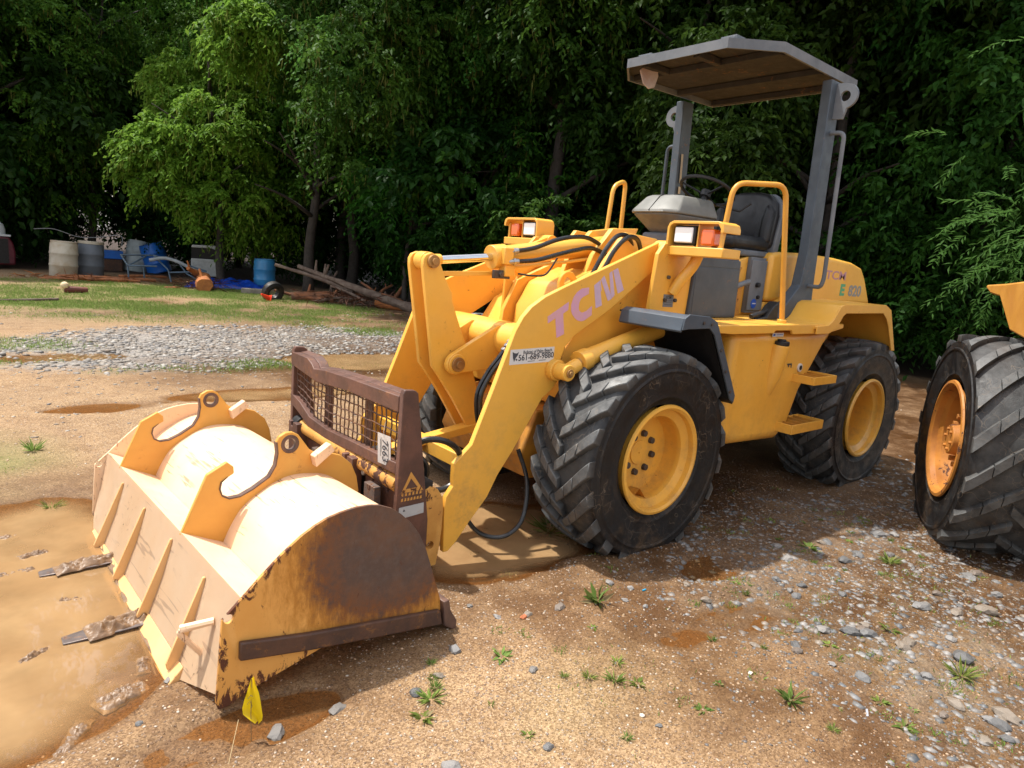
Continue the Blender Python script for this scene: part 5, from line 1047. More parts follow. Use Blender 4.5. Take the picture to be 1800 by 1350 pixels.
# ================================================================== BUCKET
BK = thing('loader_bucket', 'yellow loader bucket with rusty side plate lying face down in front of the loader', 'bucket')
Mb_ = Matrix(((.99934, .03632, 0), (-.0363, .99894, .02827), (.00103, -.02825, .9996))).transposed().to_4x4(); Mb_.translation = (2.48158, 1.07894, .05603)
BK.matrix_world = Mb_
WB = 2.127
GUS = surf('gusset_paint', (.76, .46, .20), (.72, .41, .16), .45, nscale=3, rust=.2, rscale=16)  # same bucket paint left deeper for the gussets' shaded sides
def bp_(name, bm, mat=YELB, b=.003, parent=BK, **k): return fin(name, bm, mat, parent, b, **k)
PL = [(0, 0), (-.024, .303), (-.091, .364), (-.163, .432), (-.233, .492), (-.308, .546), (-.362, .575), (-.41, .594), (-.465, .606), (-.529, .613), (-.586, .611), (-.632, .602), (-.69, .577), (-.731, .546), (-.779, .500), (-.823, .442), (-.857, .375), (-.885, .297), (-.915, .207), (-.954, .09), (-.963, -.013), (-.83, .009), (-.558, .057), (-.42, .08), (-.274, .043), (-.105, .001), (-.039, -.028), (-.008, -.028)]
def side_mat():
    """yellow paint worn to rust over the rounded part, scratched along its edges"""
    mt, ns, ls, p = nt('worn_side_plate_paint'); c = coord(ns, ls)
    sx = N(ns, 'ShaderNodeSeparateXYZ'); ls.new(c, sx.inputs[0])
    yel = mix(ns, ls, mr(ns, ls, noise(ns, ls, 3, 6, .6, c), .35, .65), (.72, .36, .09), (.66, .31, .065))
    ox = mth(ns, ls, 'DIVIDE', mth(ns, ls, 'ADD', sx.outputs[0], .72), .42); oz = mth(ns, ls, 'DIVIDE', mth(ns, ls, 'ADD', sx.outputs[2], -.42), .34)
    d = mth(ns, ls, 'SQRT', mth(ns, ls, 'ADD', mth(ns, ls, 'MULTIPLY', ox, ox), mth(ns, ls, 'MULTIPLY', oz, oz)))
    sc = coord(ns, ls, (3., 1, 1.0)); n = noise(ns, ls, 9, 10, .75, sc, .3); n2 = noise(ns, ls, 30, 8, .7, c)
    dd = mth(ns, ls, 'ADD', d, mth(ns, ls, 'MULTIPLY', mth(ns, ls, 'SUBTRACT', n, .5), .55))
    dd = mth(ns, ls, 'ADD', dd, mth(ns, ls, 'MULTIPLY', mth(ns, ls, 'SUBTRACT', n2, .5), .25))
    inner = mr(ns, ls, dd, .80, 1.10, 1, 0)
    steel = mix(ns, ls, mr(ns, ls, noise(ns, ls, 5, 6, .6, c), .4, .65), (.082, .050, .040), (.13, .062, .035))
    steel = mix(ns, ls, mr(ns, ls, n2, .4, .75, 0, .7), steel, (.12, .085, .07))
    edge = mr(ns, ls, dd, .45, .95)
    steel = mix(ns, ls, mth(ns, ls, 'MULTIPLY', edge, mr(ns, ls, n2, .3, .6)), steel, (.17, .055, .012))
    halo = mr(ns, ls, mth(ns, ls, 'ADD', dd, mth(ns, ls, 'MULTIPLY', mth(ns, ls, 'SUBTRACT', n, .5), .8)), .95, 1.42, .9, 0)
    o = mix(ns, ls, halo, yel, (.42, .17, .02)); o = mix(ns, ls, inner, o, steel)
    # chips near the front corner and along edges
    low = mth(ns, ls, 'MAXIMUM', mr(ns, ls, sx.outputs[2], .14, -.02), mr(ns, ls, sx.outputs[0], -.07, 0., 0, .9))
    up_e = mr(ns, ls, mth(ns, ls, 'ADD', sx.outputs[2], mth(ns, ls, 'MULTIPLY', sx.outputs[0], .92)), .20, .30)
    e_ = mth(ns, ls, 'MAXIMUM', low, up_e)
    ch = mr(ns, ls, mth(ns, ls, 'ADD', noise(ns, ls, 13, 10, .78, coord(ns, ls, (1.8, 1, .8)), .6), mth(ns, ls, 'MULTIPLY', e_, .16)), .62, .655)
    o = mix(ns, ls, ch, o, mix(ns, ls, n2, (.16, .045, .012), (.035, .014, .01)))
    ls.new(o, p.inputs['Base Color']); ls.new(mth(ns, ls, 'MAXIMUM', mr(ns, ls, inner, 0, 1, .45, .62), mth(ns, ls, 'MULTIPLY', ch, .8)), p.inputs['Roughness'])
    bump(ns, ls, p, noise(ns, ls, 110, 6, .7, c), .3, .003); return mt
SM = side_mat()
for k, (y0, y1) in enumerate(((-.014, 0), (-WB, -WB+.014))):
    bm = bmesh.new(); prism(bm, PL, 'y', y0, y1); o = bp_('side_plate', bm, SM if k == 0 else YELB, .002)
    c = bmesh.new(); cyl(c, (-.046, y0-.1, .303), (-.046, y1+.1, .303), .017, 24); cut(o, [c])
    bm = bmesh.new(); yy = (0.0, .024) if k == 0 else (-WB-.024, -WB)
    prism(bm, [(-.078, .212), (-.333, .162), (-.935, .072), (-.948, .0), (-.56, .058), (-.341, .092), (-.076, .143)], 'y', *yy); bp_('side_cutter', bm, RSTL, .006)
# shell: closed curved sheet 12 mm thick
SO = [(-.262, .283), (-.285, .335), (-.312, .383), (-.337, .419), (-.38, .457), (-.425, .485), (-.475, .513), (-.541, .537), (-.60, .543), (-.66, .538), (-.72, .527), (-.775, .500), (-.822, .445), (-.857, .375), (-.885, .29), (-.912, .20), (-.944, .09), (-.955, .0)]
def thick(line, t=.012):
    q = []; n = len(line)
    for i, p_ in enumerate(line):
        a = line[max(i-1, 0)]; b = line[min(i+1, n-1)]; dx, dz = b[0]-a[0], b[1]-a[1]; l = math.hypot(dx, dz); q.append((p_[0]-dz/l*t*-1*-1, p_[1]+dx/l*t*-1*-1))
    return q
def fine(line, k=3): return [(p_.x, p_.z) for p_ in spline([(a, 0, b) for a, b in line], k)]
SOf = fine(SO); inn = thick(SOf, .012)
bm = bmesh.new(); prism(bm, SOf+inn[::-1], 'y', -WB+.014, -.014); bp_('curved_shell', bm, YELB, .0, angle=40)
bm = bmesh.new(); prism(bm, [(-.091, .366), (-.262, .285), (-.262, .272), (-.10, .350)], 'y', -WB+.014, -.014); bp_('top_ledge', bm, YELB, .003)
# front panel, folded and tapering to its lip at both ends
bm = bmesh.new(); ys_ = [-WB+.014, -WB+.25, -.27, -.014]; low_ = [(-.01, .02), (.045, -.035), (.045, -.035), (-.01, .02)]
rows = []
for y, (lx, lz) in zip(ys_, low_):
    fx = -.045 if y in (ys_[0], ys_[-1]) else -.030; rows.append([bm.verts.new((-.0915, y, .366)), bm.verts.new((fx, y, .16)), bm.verts.new((lx, y, lz))])
for a, b in zip(rows, rows[1:]):
    for i in range(2): bm.faces.new((a[i], a[i+1], b[i+1], b[i]))
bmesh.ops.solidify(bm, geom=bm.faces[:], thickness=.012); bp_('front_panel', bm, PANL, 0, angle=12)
bm = bmesh.new(); prism(bm, [(.030, .012), (.085, -.045), (.088, -.065), (.05, -.075), (.03, -.04)], 'y', -WB+.25, -.27); bp_('lip_bar', bm, GUS, .004)
for y in (-1.653, -1.216, -.773, -.336):
    bm = bmesh.new(); prism(bm, [(-.074, .318), (-.064, .318), (.075, .005), (.07, -.02), (.03, -.012), (-.045, .16)], 'y', y-.006, y+.006); bp_('gusset', bm, GUS, .002)
    bm = bmesh.new(); cyl(bm, (-.032, y-.03, .165), (-.018, y-.03, .168), .010, 10); bp_('stud', bm, YELB, .001)
bm = bmesh.new(); tube(bm, rounded([(-.05, -.17, .215), (.055, -.20, .20), (.06, -.20, .19), (-.015, -.20, .085)], .012, 4), .011, 8, rs=None); tube(bm, [(-.05, -.165, .22), (.055, -.205, .205)], .014, 8); bp_('lip_loop', bm, YELB, 0)
HK = [(-.086, .352), (-.198, .602), (-.283, .648), (-.311, .622), (-.313, .592), (-.284, .576), (-.257, .558), (-.250, .531), (-.261, .500), (-.290, .481), (-.337, .483), (-.393, .507), (-.468, .553), (-.497, .600), (-.507, .655), (-.502, .708), (-.515, .732), (-.547, .749), (-.580, .748), (-.607, .732), (-.630, .700), (-.661, .655), (-.70, .63), (-.769, .622), (-.823, .603), (-.883, .551), (-.913, .482), (-.927, .40), (-.88, .35), (-.75, .44), (-.60, .48), (-.45, .44), (-.35, .36), (-.29, .26), (-.25, .27), (-.10, .345)]
for y in (-.699, -1.80):
    bm = bmesh.new(); prism(bm, HK, 'y', y-.022, y); o = bp_('hook_plate', bm, surf('hook_plate_paint', (.66, .33, .06), (.6, .28, .05), .45, nscale=3, rust=.22, rscale=11, bumpv=.1) if y > -1 else bpy.data.materials['hook_plate_paint'], .004)
    c = bmesh.new(); cyl(c, (-.567, y-.1, .692), (-.567, y+.1, .692), .027, 24); cut(o, [c])
    bm = bmesh.new(); a = [(-.286, .582), (-.254, .562), (-.247, .531), (-.258, .496), (-.290, .477), (-.337, .479), (-.395, .503), (-.471, .549), (-.501, .599), (-.511, .655), (-.506, .708)]
    # thin worn steel liner round the hook throat
    bpt = [(x_*1.0+dx, z_+dz) for (x_, z_), dx, dz in zip(a, (0, -.006, -.007, -.004, 0, 0, .002, .005, .006, .006, .006), (-.001, -.002, 0, .004, .006, .006, .006, .003, 0, 0, 0))]
    prism(bm, a+bpt[::-1], 'y', y-.026, y+.004); bp_('throat_liner', bm, WORN, 0, parent=o)
    bm = bmesh.new(); cyl(bm, (-.567, y-.024, .692), (-.567, y+.003, .692), .044, 24); r_ = fin('eye_ring', bm, WORN, o, .003); r_.data.update()
    c = bmesh.new(); cyl(c, (-.567, y-.1, .692), (-.567, y+.1, .692), .0268, 24); cut(r_, [c])
    bm = bmesh.new(); prism(bm, [(-.663, .63), (-.745, .682), (-.768, .645), (-.675, .578)], 'y', y+.0005, y+.05); bp_('stop_block', bm, YELB, .003)
bm = bmesh.new(); prism(bm, [(-.945, .11), (-.975, .112), (-.985, .06), (-1.022, .0), (-1.018, -.045), (-.99, -.03), (-.955, -.005)], 'y', -WB-.03, .03); bp_('cutting_edge', bm, WORN, .004)

# mud lying on the tines and against the lip
def mud_clump(name, cx, cy, L, W_, Ht, ang, seed, label, z=.0):
    g = np.random.default_rng(seed); n = 60; m_ = 34; U, V = np.meshgrid(np.linspace(-1, 1, n), np.linspace(-1, 1, m_), indexing='ij')
    prof = np.clip(1-U**2, 0, 1)**.5*np.clip(1-V**2, 0, 1)**.6; zz = Ht*prof*(.25+1.3*vnoise(U*L*9+seed, V*W_*9, .25, seed))+.014*prof*(vnoise(U*L*60, V*W_*60, .5, seed+1)-.5)+.010*prof*(vnoise(U*L*60, V*W_*60, 1.2, seed+2)-.5)
    x = U*L; y = V*W_*(1+.35*(vnoise(U*3+9, V*0+seed, .6, 3)-.5)); a = R(ang); X_ = cx+x*math.cos(a)-y*math.sin(a); Y_ = cy+x*math.sin(a)+y*math.cos(a)
    i = np.arange(n*m_).reshape(n, m_); q = np.stack([i[:-1, :-1], i[1:, :-1], i[1:, 1:], i[:-1, 1:]], -1).reshape(-1, 4)
    o = link(name, np_mesh(name, np.stack([X_, Y_, zz-.006+z], -1).reshape(-1, 3), q), MUDM); return tag(o, label, None, None, 'stuff')
MUDM = surf('wet_brown_mud', (.21, .125, .065), (.13, .075, .04), .45, nscale=16, bumpv=.9, bscale=45)
mud_clump('mud', 2.64, .30, .13, .06, .035, 5, 3, 'lumpy wet mud piled on the near fork tine', .018)
mud_clump('mud', 2.66, -.36, .15, .05, .028, 5, 4, 'lumpy wet mud piled on the far fork tine', .018)
mud_clump('mud', 2.565, -.05, .035, .85, .03, 0, 5, 'wet mud pushed along the bucket lip', -.01)
mud_clump('mud', 2.72, .78, .09, .05, .02, 20, 6, 'small mud lump rising from the puddle', 0)
mud_clump('mud', 2.88, -.62, .08, .035, .02, 10, 7, 'small mud lump in the far part of the puddle', 0)
mud_clump('mud', 2.95, -.45, .10, .03, .012, 0, 8, 'thin mud ridge in the puddle', 0)

for k, (x, y, a_, b_, an) in enumerate(((2.95, .35, .07, .02, 30), (2.78, -.05, .05, .018, -20), (2.9, .95, .12, .03, 60), (3.02, -.9, .12, .03, 10), (2.62, .62, .06, .025, 80), (2.75, 1.12, .08, .03, 40))):
    mud_clump('mud', x, y, a_, b_, .014, an, 20+k, 'low mud ridge showing through the puddle', 0)

# marker flag -------------------------------------------------------------
FLG = thing('marker_flag', 'bright yellow plastic marker flag on a thin wire beside the bucket', 'flag', (2.42, 1.26, 0))
d_ = Vector((.2, 1, 0))
def flag_mesh():
    bm = bmesh.new(); ex = Vector(r2.to_tuple()); ex.z = 0; ex.normalize()
    rows = [(0, -.003, .004), (-.03, -.012, .010), (-.06, -.02, .019), (-.09, -.028, .026), (-.115, -.032, .032), (-.135, -.028, .037), (-.15, -.008, .036), (-.165, .012, .024)]
    g = []
    for z, a, b in rows:
        g.append([bm.verts.new(ex*(a+(b-a)*k/5)+Vector((0, 0, z+.237))+ex.cross(Vector((0, 0, 1)))*(.008*math.sin(k*1.3+z*30)-.004)) for k in range(6)])
    for r0, r1 in zip(g, g[1:]):
        for k in range(5): bm.faces.new((r0[k], r0[k+1], r1[k+1], r1[k]))
    return bm
mtf, ns, ls, p = nt('yellow_flag_plastic'); p.inputs['Base Color'].default_value = (.90, .70, .01, 1); p.inputs['Roughness'].default_value = .4
tr = N(ns, 'ShaderNodeBsdfTranslucent'); tr.inputs[0].default_value = (.85, .62, .01, 1); ms = N(ns, 'ShaderNodeMixShader'); ms.inputs[0].default_value = .5; ls.new(p.outputs[0], ms.inputs[1]); ls.new(tr.outputs[0], ms.inputs[2]); ls.new(ms.outputs[0], ns['Material Output'].inputs['Surface'])
ff = fin('flag_sheet', flag_mesh(), mtf, FLG, 0, angle=80)
bm = bmesh.new(); tube(bm, [(.0, .0, -.02), (.002, -.002, .10), (.0, .0, .235)], .0012, 6); fin('wire_stem', bm, flat('flag_wire', (.3, .22, .12), .5, .5), FLG, 0)
bm = bmesh.new(); ex = Vector((r2.x, r2.y, 0)).normalized(); nn = Vector((-ex.y, ex.x, 0)); nn = nn if nn.dot(Vector((3.1-2.4, 3.3-1.26, 0))) > 0 else -nn
for P_ in ([(-.01, .165), (-.001, .18), (.006, .175)], [(-.012, .145), (-.004, .158), (.004, .14), (.0, .13)]): tube(bm, [ex*a+Vector((0, 0, b))+nn*.007 for a, b in P_], .0007, 5)
fin('pen_mark', bm, INK, FLG, 0)
o = link('straw', None) if False else None
bm = bmesh.new(); tube(bm, [(2.45, 1.22, .07), (2.53, 1.37, .03), (2.60, 1.50, .005)], .0011, 5); tag(fin('dry_grass_stalk', bm, flat('dry_straw', (.45, .34, .18), .7), None, 0), 'long dry straw stalk leaning beside the yellow flag', 'straw')

# lot tag -----------------------------------------------------------------
LT = thing('lot_tag', 'white paper lot tag printed 7663 hanging on the brown screen frame', 'tag', (1.485, .40, .66))
ex = Vector((-.15, 1, .0)).normalized(); ez = Vector((.10, .10, 1)).normalized()
bm = bmesh.new(); a, b = .052, .082
pts = [ex*sx_*a+ez*sz_*b for sx_, sz_ in ((-1, -1), (1, -1), (1, 1), (-1, 1))]; n_ = ex.cross(ez)*-1; n_ = n_ if n_.x > 0 else -n_
v0 = [bm.verts.new(p_) for p_ in pts]; v1 = [bm.verts.new(p_-n_*.0012) for p_ in pts]; bm.faces.new(v0); bm.faces.new(v1[::-1])
for i in range(4): bm.faces.new((v0[i], v1[i], v1[(i+1) % 4], v0[(i+1) % 4]))
fin('card', bm, WHITE, LT, 0)
Mt = onplane(Vector((0, 0, 0))+n_*.0008, -ez, ex*1.0)
if (Mt.to_3x3() @ Vector((0, 0, 1))).dot(n_) < 0: Mt = onplane(Vector((0, 0, 0))+n_*.0008, -ez, -ex)
me = text_mesh('7663', .062, .0004, .0006); me.materials.clear(); me.transform(Mt @ Matrix.Translation((.005, .006, 0))); link('lettering', me, INK, LT)
bm = bmesh.new()
for k, (u0, u1, vv) in enumerate(((-.060, .02, -.024), (-.05, .045, -.030), (-.045, .05, .034), (.060, .072, .02), (.060, .072, .005), (.060, .070, -.008))):
    q = [Mt @ Vector((u0, vv, 0)), Mt @ Vector((u1, vv, 0)), Mt @ Vector((u1, vv+.003, 0)), Mt @ Vector((u0, vv+.003, 0))]; bm.faces.new([bm.verts.new(c_) for c_ in q])
fin('print', bm, INK, LT, 0)
bm = bmesh.new(); tube(bm, [ez*.068+n_*.001, ez*.10+n_*.004, ez*.15-n_*.01], .001, 5); fin('string', bm, WHITE, LT, 0)

# ================================================================== second loader at the right edge
L2 = thing('wheel_loader', 'second yellow wheel loader with big rusty rim, cut off by the edge of the photo', 'wheel loader', (-2.077, 1.7175, 0), R(-149.3))
TY2 = tyre_mesh(.725, .56, .385, 17, sweep=22, lh=.03)
W2 = sub('wheel', L2, (0, -.29, .664)) if False else sub('wheel', L2, (0, -.27, .664))
W2.rotation_euler = (0, 0, 0)
link('tyre', TY2, None, W2)
RR = surf('rusty_orange_rim', (.50, .20, .03), (.33, .12, .02), .6, nscale=5, rust=.5, rscale=15)
def rim2():
    bm = bmesh.new(); r = .40; f_ = .27
    lathe(bm, [(r+.004, f_-.012), (r, f_), (r-.02, f_+.003), (r-.04, f_-.015), (r-.045, f_-.05), (r-.075, f_-.075), (r-.08, f_-.2), (r-.10, f_-.23), (.0001, f_-.23)], 'y', 64); return bm
fin('rim', rim2(), RR, W2, 0)
bm = bmesh.new(); cyl(bm, (0, .04, 0), (0, .235, 0), .12, 28, r1=.10); cyl(bm, (0, .10, 0), (0, .15, 0), .20, 28); cyl(bm, (0, .04, 0), (0, .10, 0), .24, 28); fin('hub', bm, RR, W2, .006)
for k in range(12):
    a = R(30*k); bm = bmesh.new(); cyl(bm, (.17*math.cos(a), .148, .17*math.sin(a)), (.17*math.cos(a), .19, .17*math.sin(a)), .020, 6); fin('wheel_nut', bm, RR, W2, .002)
for k in range(6):
    a = R(60*k+10); bm = bmesh.new(); cyl(bm, (.07*math.cos(a), .234, .07*math.sin(a)), (.07*math.cos(a), .25, .07*math.sin(a)), .012, 6); fin('hub_bolt', bm, RR, W2, .002)
wo = sub('wheel', L2, (0, -1.9, .664)); link('tyre', TY2, None, wo)
bm = bmesh.new(); cyl(bm, (0, -.3, .664), (0, -1.9, .664), .13, 16); fin('axle', bm, DARK, L2, 0)
# load: fender with up-turned lip; body outside the frame
bm = bmesh.new(); prism(bm, [(.22, 1.62), (.22, 1.65), (.12, 1.66), (.10, 1.64), (.05, 1.36), (-.1, 1.30), (-1.3, 1.25), (-1.9, .6), (-1.92, .55), (-2.6, .6), (-2.6, 1.9), (-.8, 1.95), (-.3, 1.64)], 'y', -1.6, -.12) if False else None
prism(bm, [(.71, 1.715), (.70, 1.69), (.58, 1.655), (.36, 1.64), (.02, 1.43), (-.29, 1.40), (-.95, 1.36), (-1.2, .90), (-2.2, .90), (-2.2, 1.80), (-.2, 1.76), (.3, 1.73)], 'y', -1.62, -.25); fin('body', bm, surf('weathered_body_paint', (.60, .29, .05), (.50, .22, .04), .5, nscale=3, rust=.34, rscale=8), L2, .012)

# ================================================================== background things
def barrel(lab, loc, mat, lid=None, tilt=(0, 0), r=.29, h=.88, grp='drums standing under the trees'):
    t = thing('barrel', lab, 'barrel', loc, 0, grp); t.rotation_euler = (R(tilt[0]), R(tilt[1]), random.uniform(0, 6) if tilt == (0, 0) else 0)
    bm = bmesh.new(); P = [(.001, .0), (r*.93, 0), (r, .03), (r*1.0, h*.30), (r*1.035, h*.32), (r*1.035, h*.35), (r, h*.37), (r, h*.63), (r*1.035, h*.65), (r*1.035, h*.68), (r, h*.70), (r*.985, h*.92), (r*.93, h*.96), (r*.95, h*.965), (r*.95, h), (r*.89, h), (r*.88, h*.96), (.001, h*.955)]
    lathe(bm, P, 'z', 40); fin('body', bm, mat, t, 0, angle=40)
    if lid:
        bm = bmesh.new(); lathe(bm, [(.001, h*.96), (.001, h*1.03), (r*.98, h*1.03), (r*1.0, h*1.02), (r*1.0, h*.955), (r*.9, h*.955)], 'z', 40); fin('lid', bm, lid, t, 0)
    bm = bmesh.new(); cyl(bm, (r*.5, 0, h*.95), (r*.5, 0, h*.985), .035, 14); cyl(bm, (-r*.5, 0, h*.95), (-r*.5, 0, h*.98), .025, 14); fin('bung', bm, mat, t, .002)
    return t
WB_ = surf('stained_white_plastic', (.50, .45, .36), (.36, .28, .18), .55, nscale=2.2, rust=.12, rcol=(.2, .14, .08)); GB = surf('dirty_grey_plastic', (.13, .145, .17), (.09, .10, .11), .6, nscale=2); BB = surf('blue_drum_plastic', (.035, .22, .45), (.03, .17, .36), .4, nscale=3); BB2 = surf('bright_blue_plastic', (.01, .14, .55), (.01, .10, .4), .4, nscale=3)
barrel('stained white plastic barrel, leftmost in the yard', (.66, -19.6, -.01), WB_, tilt=(0, -3), h=1.0, r=.34)
barrel('dirty grey barrel with pale lid beside the stained white one', (-.06, -20.0, -.01), GB, WB_, tilt=(0, -2), h=1.0, r=.33)
barrel('pale grey barrel leaning against the bright blue one', (-1.75, -22.9, 0), surf('pale_drum_plastic', (.38, .42, .42), (.3, .33, .33), .5), tilt=(5, -9), h=1.05, r=.35)
barrel('bright blue barrel tipped behind the metal frame', (-2.45, -22.5, .02), BB2, tilt=(8, 16), h=1.0, r=.38)
barrel('light blue plastic barrel standing by the log pile', (-4.09, -17.1, 0), BB, h=.90, r=.30)
t = thing('crate', 'small blue plastic crate between the grey and pale barrels', 'crate', (-1.05, -22.8, 0)); bm = bmesh.new()
for q in ((-.3, .3, -.2, .2, .42, .45), (-.3, .3, .19, .21, .42, .68), (-.3, .3, -.21, -.19, .42, .68), (-.31, -.29, -.2, .2, .42, .68), (.29, .31, -.2, .2, .42, .68)): box(bm, *q)
fin('tray', bm, BB2, t, .01); bm = bmesh.new(); box(bm, -.28, .28, -.18, .18, 0, .41); fin('wooden_block', bm, RSTL, t, .01)
# metal frame (saw-horse like)
FRM = surf('blue_grey_tube', (.10, .15, .20), (.07, .10, .13), .45, metal=.2, rust=.15)
t = thing('metal_frame', 'blue grey welded tube frame lying askew before the bright blue barrel', 'frame', (-1.72, -18.6, 0), R(10))
for P in ([(.95, -.6, .72), (.1, -.5, .75), (-.35, .1, .62), (-.95, .6, .40)], [(.95, -.2, .45), (.25, .1, .47)], [(.1, -.5, .75), (-.1, .0, .38), (-.15, .1, .0)], [(-.1, .05, .30), (-.95, .6, .40)], [(.95, -.6, .72), (.92, -.2, .45), (.90, -.2, .0)], [(.9, -.2, .45), (.35, -.4, .72)], [(-.35, .1, .62), (-.5, .3, .3), (-.9, .7, .02)], [(.5, -.2, .46), (.48, -.2, 0)]):
    bm = bmesh.new(); tube(bm, P, .024, 8); fin('tube', bm, FRM, t, 0)
bm = bmesh.new(); tube(bm, spline([(.3, -.3, .62), (-.1, -.1, .70), (-.5, .3, .52), (-.85, .6, .15)], 4), .05, 8); fin('bent_strip', bm, surf('pale_scratched_strip', (.35, .37, .38), (.25, .27, .28), .5), t, 0)
# discarded white car door
t = thing('car_door', 'white car door with a dark window opening propped up in the shade behind the tarp', 'car door', (-3.45, -20.8, 0), R(-38)); t.rotation_euler = (R(-8), 0, R(-25))
bm = bmesh.new(); prism(bm, [(-.50, .10), (-.58, .45), (-.56, .80), (-.44, 1.05), (-.30, 1.12), (.38, 1.10), (.40, 1.02), (-.22, 1.03), (-.36, .98), (-.44, .78), (-.40, .66), (.42, .66), (.45, .15), (.3, .08)], 'y', -.05, .05); fin('panel', bm, surf('chalky_white_car_paint', (.58, .60, .60), (.45, .47, .47), .5, rust=.15), t, .02, segs=3)
bm = bmesh.new(); prism(bm, [(-.43, .66), (-.45, .78), (-.36, .97), (-.22, 1.02), (.40, 1.01), (.42, .66)], 'y', -.01, .01); fin('window', bm, BLKM, t, 0)
# tarp
def tarp():
    n = 50; U, V = np.meshgrid(np.linspace(-1, 1, n), np.linspace(-1, 1, n), indexing='ij'); m_ = np.clip(1-np.abs(U)**2.5, 0, 1)*np.clip(1-np.abs(V)**2.5, 0, 1)
    z = .30*m_**.5*(.3+vnoise(U*3, V*3, .7, 4))+.10*np.abs(vnoise(U*3, V*3, .22, 6)-.5)+.02; return np_mesh('blue_tarp', np.stack([U*1.35*(1+.1*vnoise(V, U, .4, 7)), V*.7*(1+.3*vnoise(U, V, .4, 8)), z], -1).reshape(-1, 3), (lambda i: np.stack([i[:-1, :-1], i[1:, :-1], i[1:, 1:], i[:-1, 1:]], -1).reshape(-1, 4))(np.arange(n*n).reshape(n, n)))
o = link('blue_tarp', tarp(), surf('blue_tarp_plastic', (.008, .06, .42), (.006, .04, .30), .35, bumpv=.3, bscale=12), None, (-3.15, -17.3, -.02)); o.scale = (.78, .8, .8); o.rotation_euler.z = R(-25); tag(o, 'crumpled bright blue tarpaulin beside the light blue barrel', 'tarpaulin')
# logs
LOGM = surf('rotten_orange_wood', (.26, .095, .035), (.12, .055, .03), .8, nscale=5, bumpv=.9, bscale=22, rsc=(1, 1, 1)); LOGG = surf('weathered_grey_brown_log', (.16, .115, .085), (.09, .055, .04), .8, nscale=6, bumpv=.9, bscale=25); LOGI = surf('fresh_orange_wood', (.42, .15, .035), (.28, .09, .025), .8, nscale=8, bumpv=.6)
def log(lab, pts, r0, r1, mat, seed, stubs=0, name='log', grp='fallen logs'):
    rr = random.Random(seed); P = spline(pts, 5); n = len(P); bm = bmesh.new()
    tube(bm, P, r0, 14, rs=[(r0+(r1-r0)*i/(n-1))*rr.uniform(.88, 1.1) for i in range(n)])
    for v in bm.verts: v.co += Vector((rr.uniform(-1, 1), rr.uniform(-1, 1), rr.uniform(-1, 1)))*r0*.13
    for k in range(stubs):
        i = rr.randrange(2, n-2); d = Vector((rr.uniform(-.4, .4), rr.uniform(-.4, .4), 1)).normalized(); tube(bm, [P[i], P[i]+d*r0*2.6], .02, 7, rs=[r0*.35, r0*.18])
    return tag(fin(name, bm, mat, None, 0, angle=50), lab, 'log', grp)
log('thick rotten log lying flat along the ground in the pile', [(-3.6, -13.75, .12), (-4.2, -13.5, .14), (-4.9, -13.2, .16), (-5.3, -13.0, .15)], .13, .17, LOGM, 1, 1)
log('long grey log sloping up to the left over the pile', [(-5.72, -11.15, .10), (-5.2, -12.1, .30), (-4.7, -13.2, .55), (-4.1, -14.6, .85)], .13, .05, LOGG, 2, 3)
log('thinner grey log sloping up beside the long one', [(-4.9, -12.9, .35), (-4.3, -13.9, .62), (-3.6, -14.9, .85)], .06, .04, LOGG, 3, 0)
log('short brown branch sticking up at the right of the pile', [(-6.0, -12.7, .25), (-6.25, -12.6, .6), (-6.7, -12.5, 1.0)], .06, .05, LOGM, 4, 1)
log('broken log end with orange heartwood at the right of the pile', [(-5.2, -12.2, .16), (-5.55, -11.6, .13), (-5.85, -11.1, .10)], .12, .13, LOGI, 5, 0)
log('dark log under the pile', [(-4.4, -13.1, .10), (-5.2, -12.6, .12), (-5.8, -11.9, .10)], .12, .14, LOGG, 6, 1)
log('slim branch lying in front of the thick rotten log', [(-4.2, -12.9, .04), (-4.8, -12.7, .05), (-5.4, -12.1, .04)], .03, .03, LOGG, 7, 0)
log('thin limb poking out left of the pile', [(-3.25, -14.0, .25), (-3.7, -13.7, .15), (-4.2, -13.3, .1)], .03, .05, LOGM, 8, 0)
log('short log with bright orange broken end facing the camera', [(-2.35, -16.9, .30), (-2.15, -16.2, .22), (-2.0, -15.6, .18)], .16, .22, LOGI, 9, 1, grp='broken logs by the tarp')
log('splintered orange trunk piece behind the short log', [(-2.5, -17.2, .25), (-2.1, -17.0, .45), (-1.9, -16.8, .55)], .10, .05, LOGI, 10, 1, grp='broken logs by the tarp')
WOODP = surf('orange_split_plank', (.36, .13, .045), (.20, .08, .035), .8, nscale=9, bumpv=.6)
for i, (x0, y0, x1, y1, z) in enumerate(((1.2, -18.5, -.2, -18.6, .05), (.9, -18.7, -.6, -18.4, .09), (.3, -18.4, -1.0, -18.2, .05), (-.6, -19.0, -1.9, -19.2, .12), (-.3, -18.9, -1.5, -18.7, .05), (1.35, -18.3, .5, -18.2, .03), (-1.2, -16.3, -1.6, -16.4, .03))):
    rr = random.Random(i); bm = bmesh.new(); tube(bm, spline([(x0, y0, z), ((x0+x1)/2, (y0+y1)/2+.05, z+.02), (x1, y1, z)], 4), .05, 6, rs=[.045*rr.uniform(.8, 1.2) for _ in range(9)])
    tag(fin('split_plank', bm, WOODP, None, 0), ['longest orange split plank in front of the white barrel', 'orange split plank resting on the longest one', 'orange split plank below the grey barrel', 'orange split plank pointing at the metal frame', 'short orange plank under the crate', 'orange plank end left of the white barrel', 'small orange scrap under the metal frame'][i], 'plank', 'split planks on the grass')
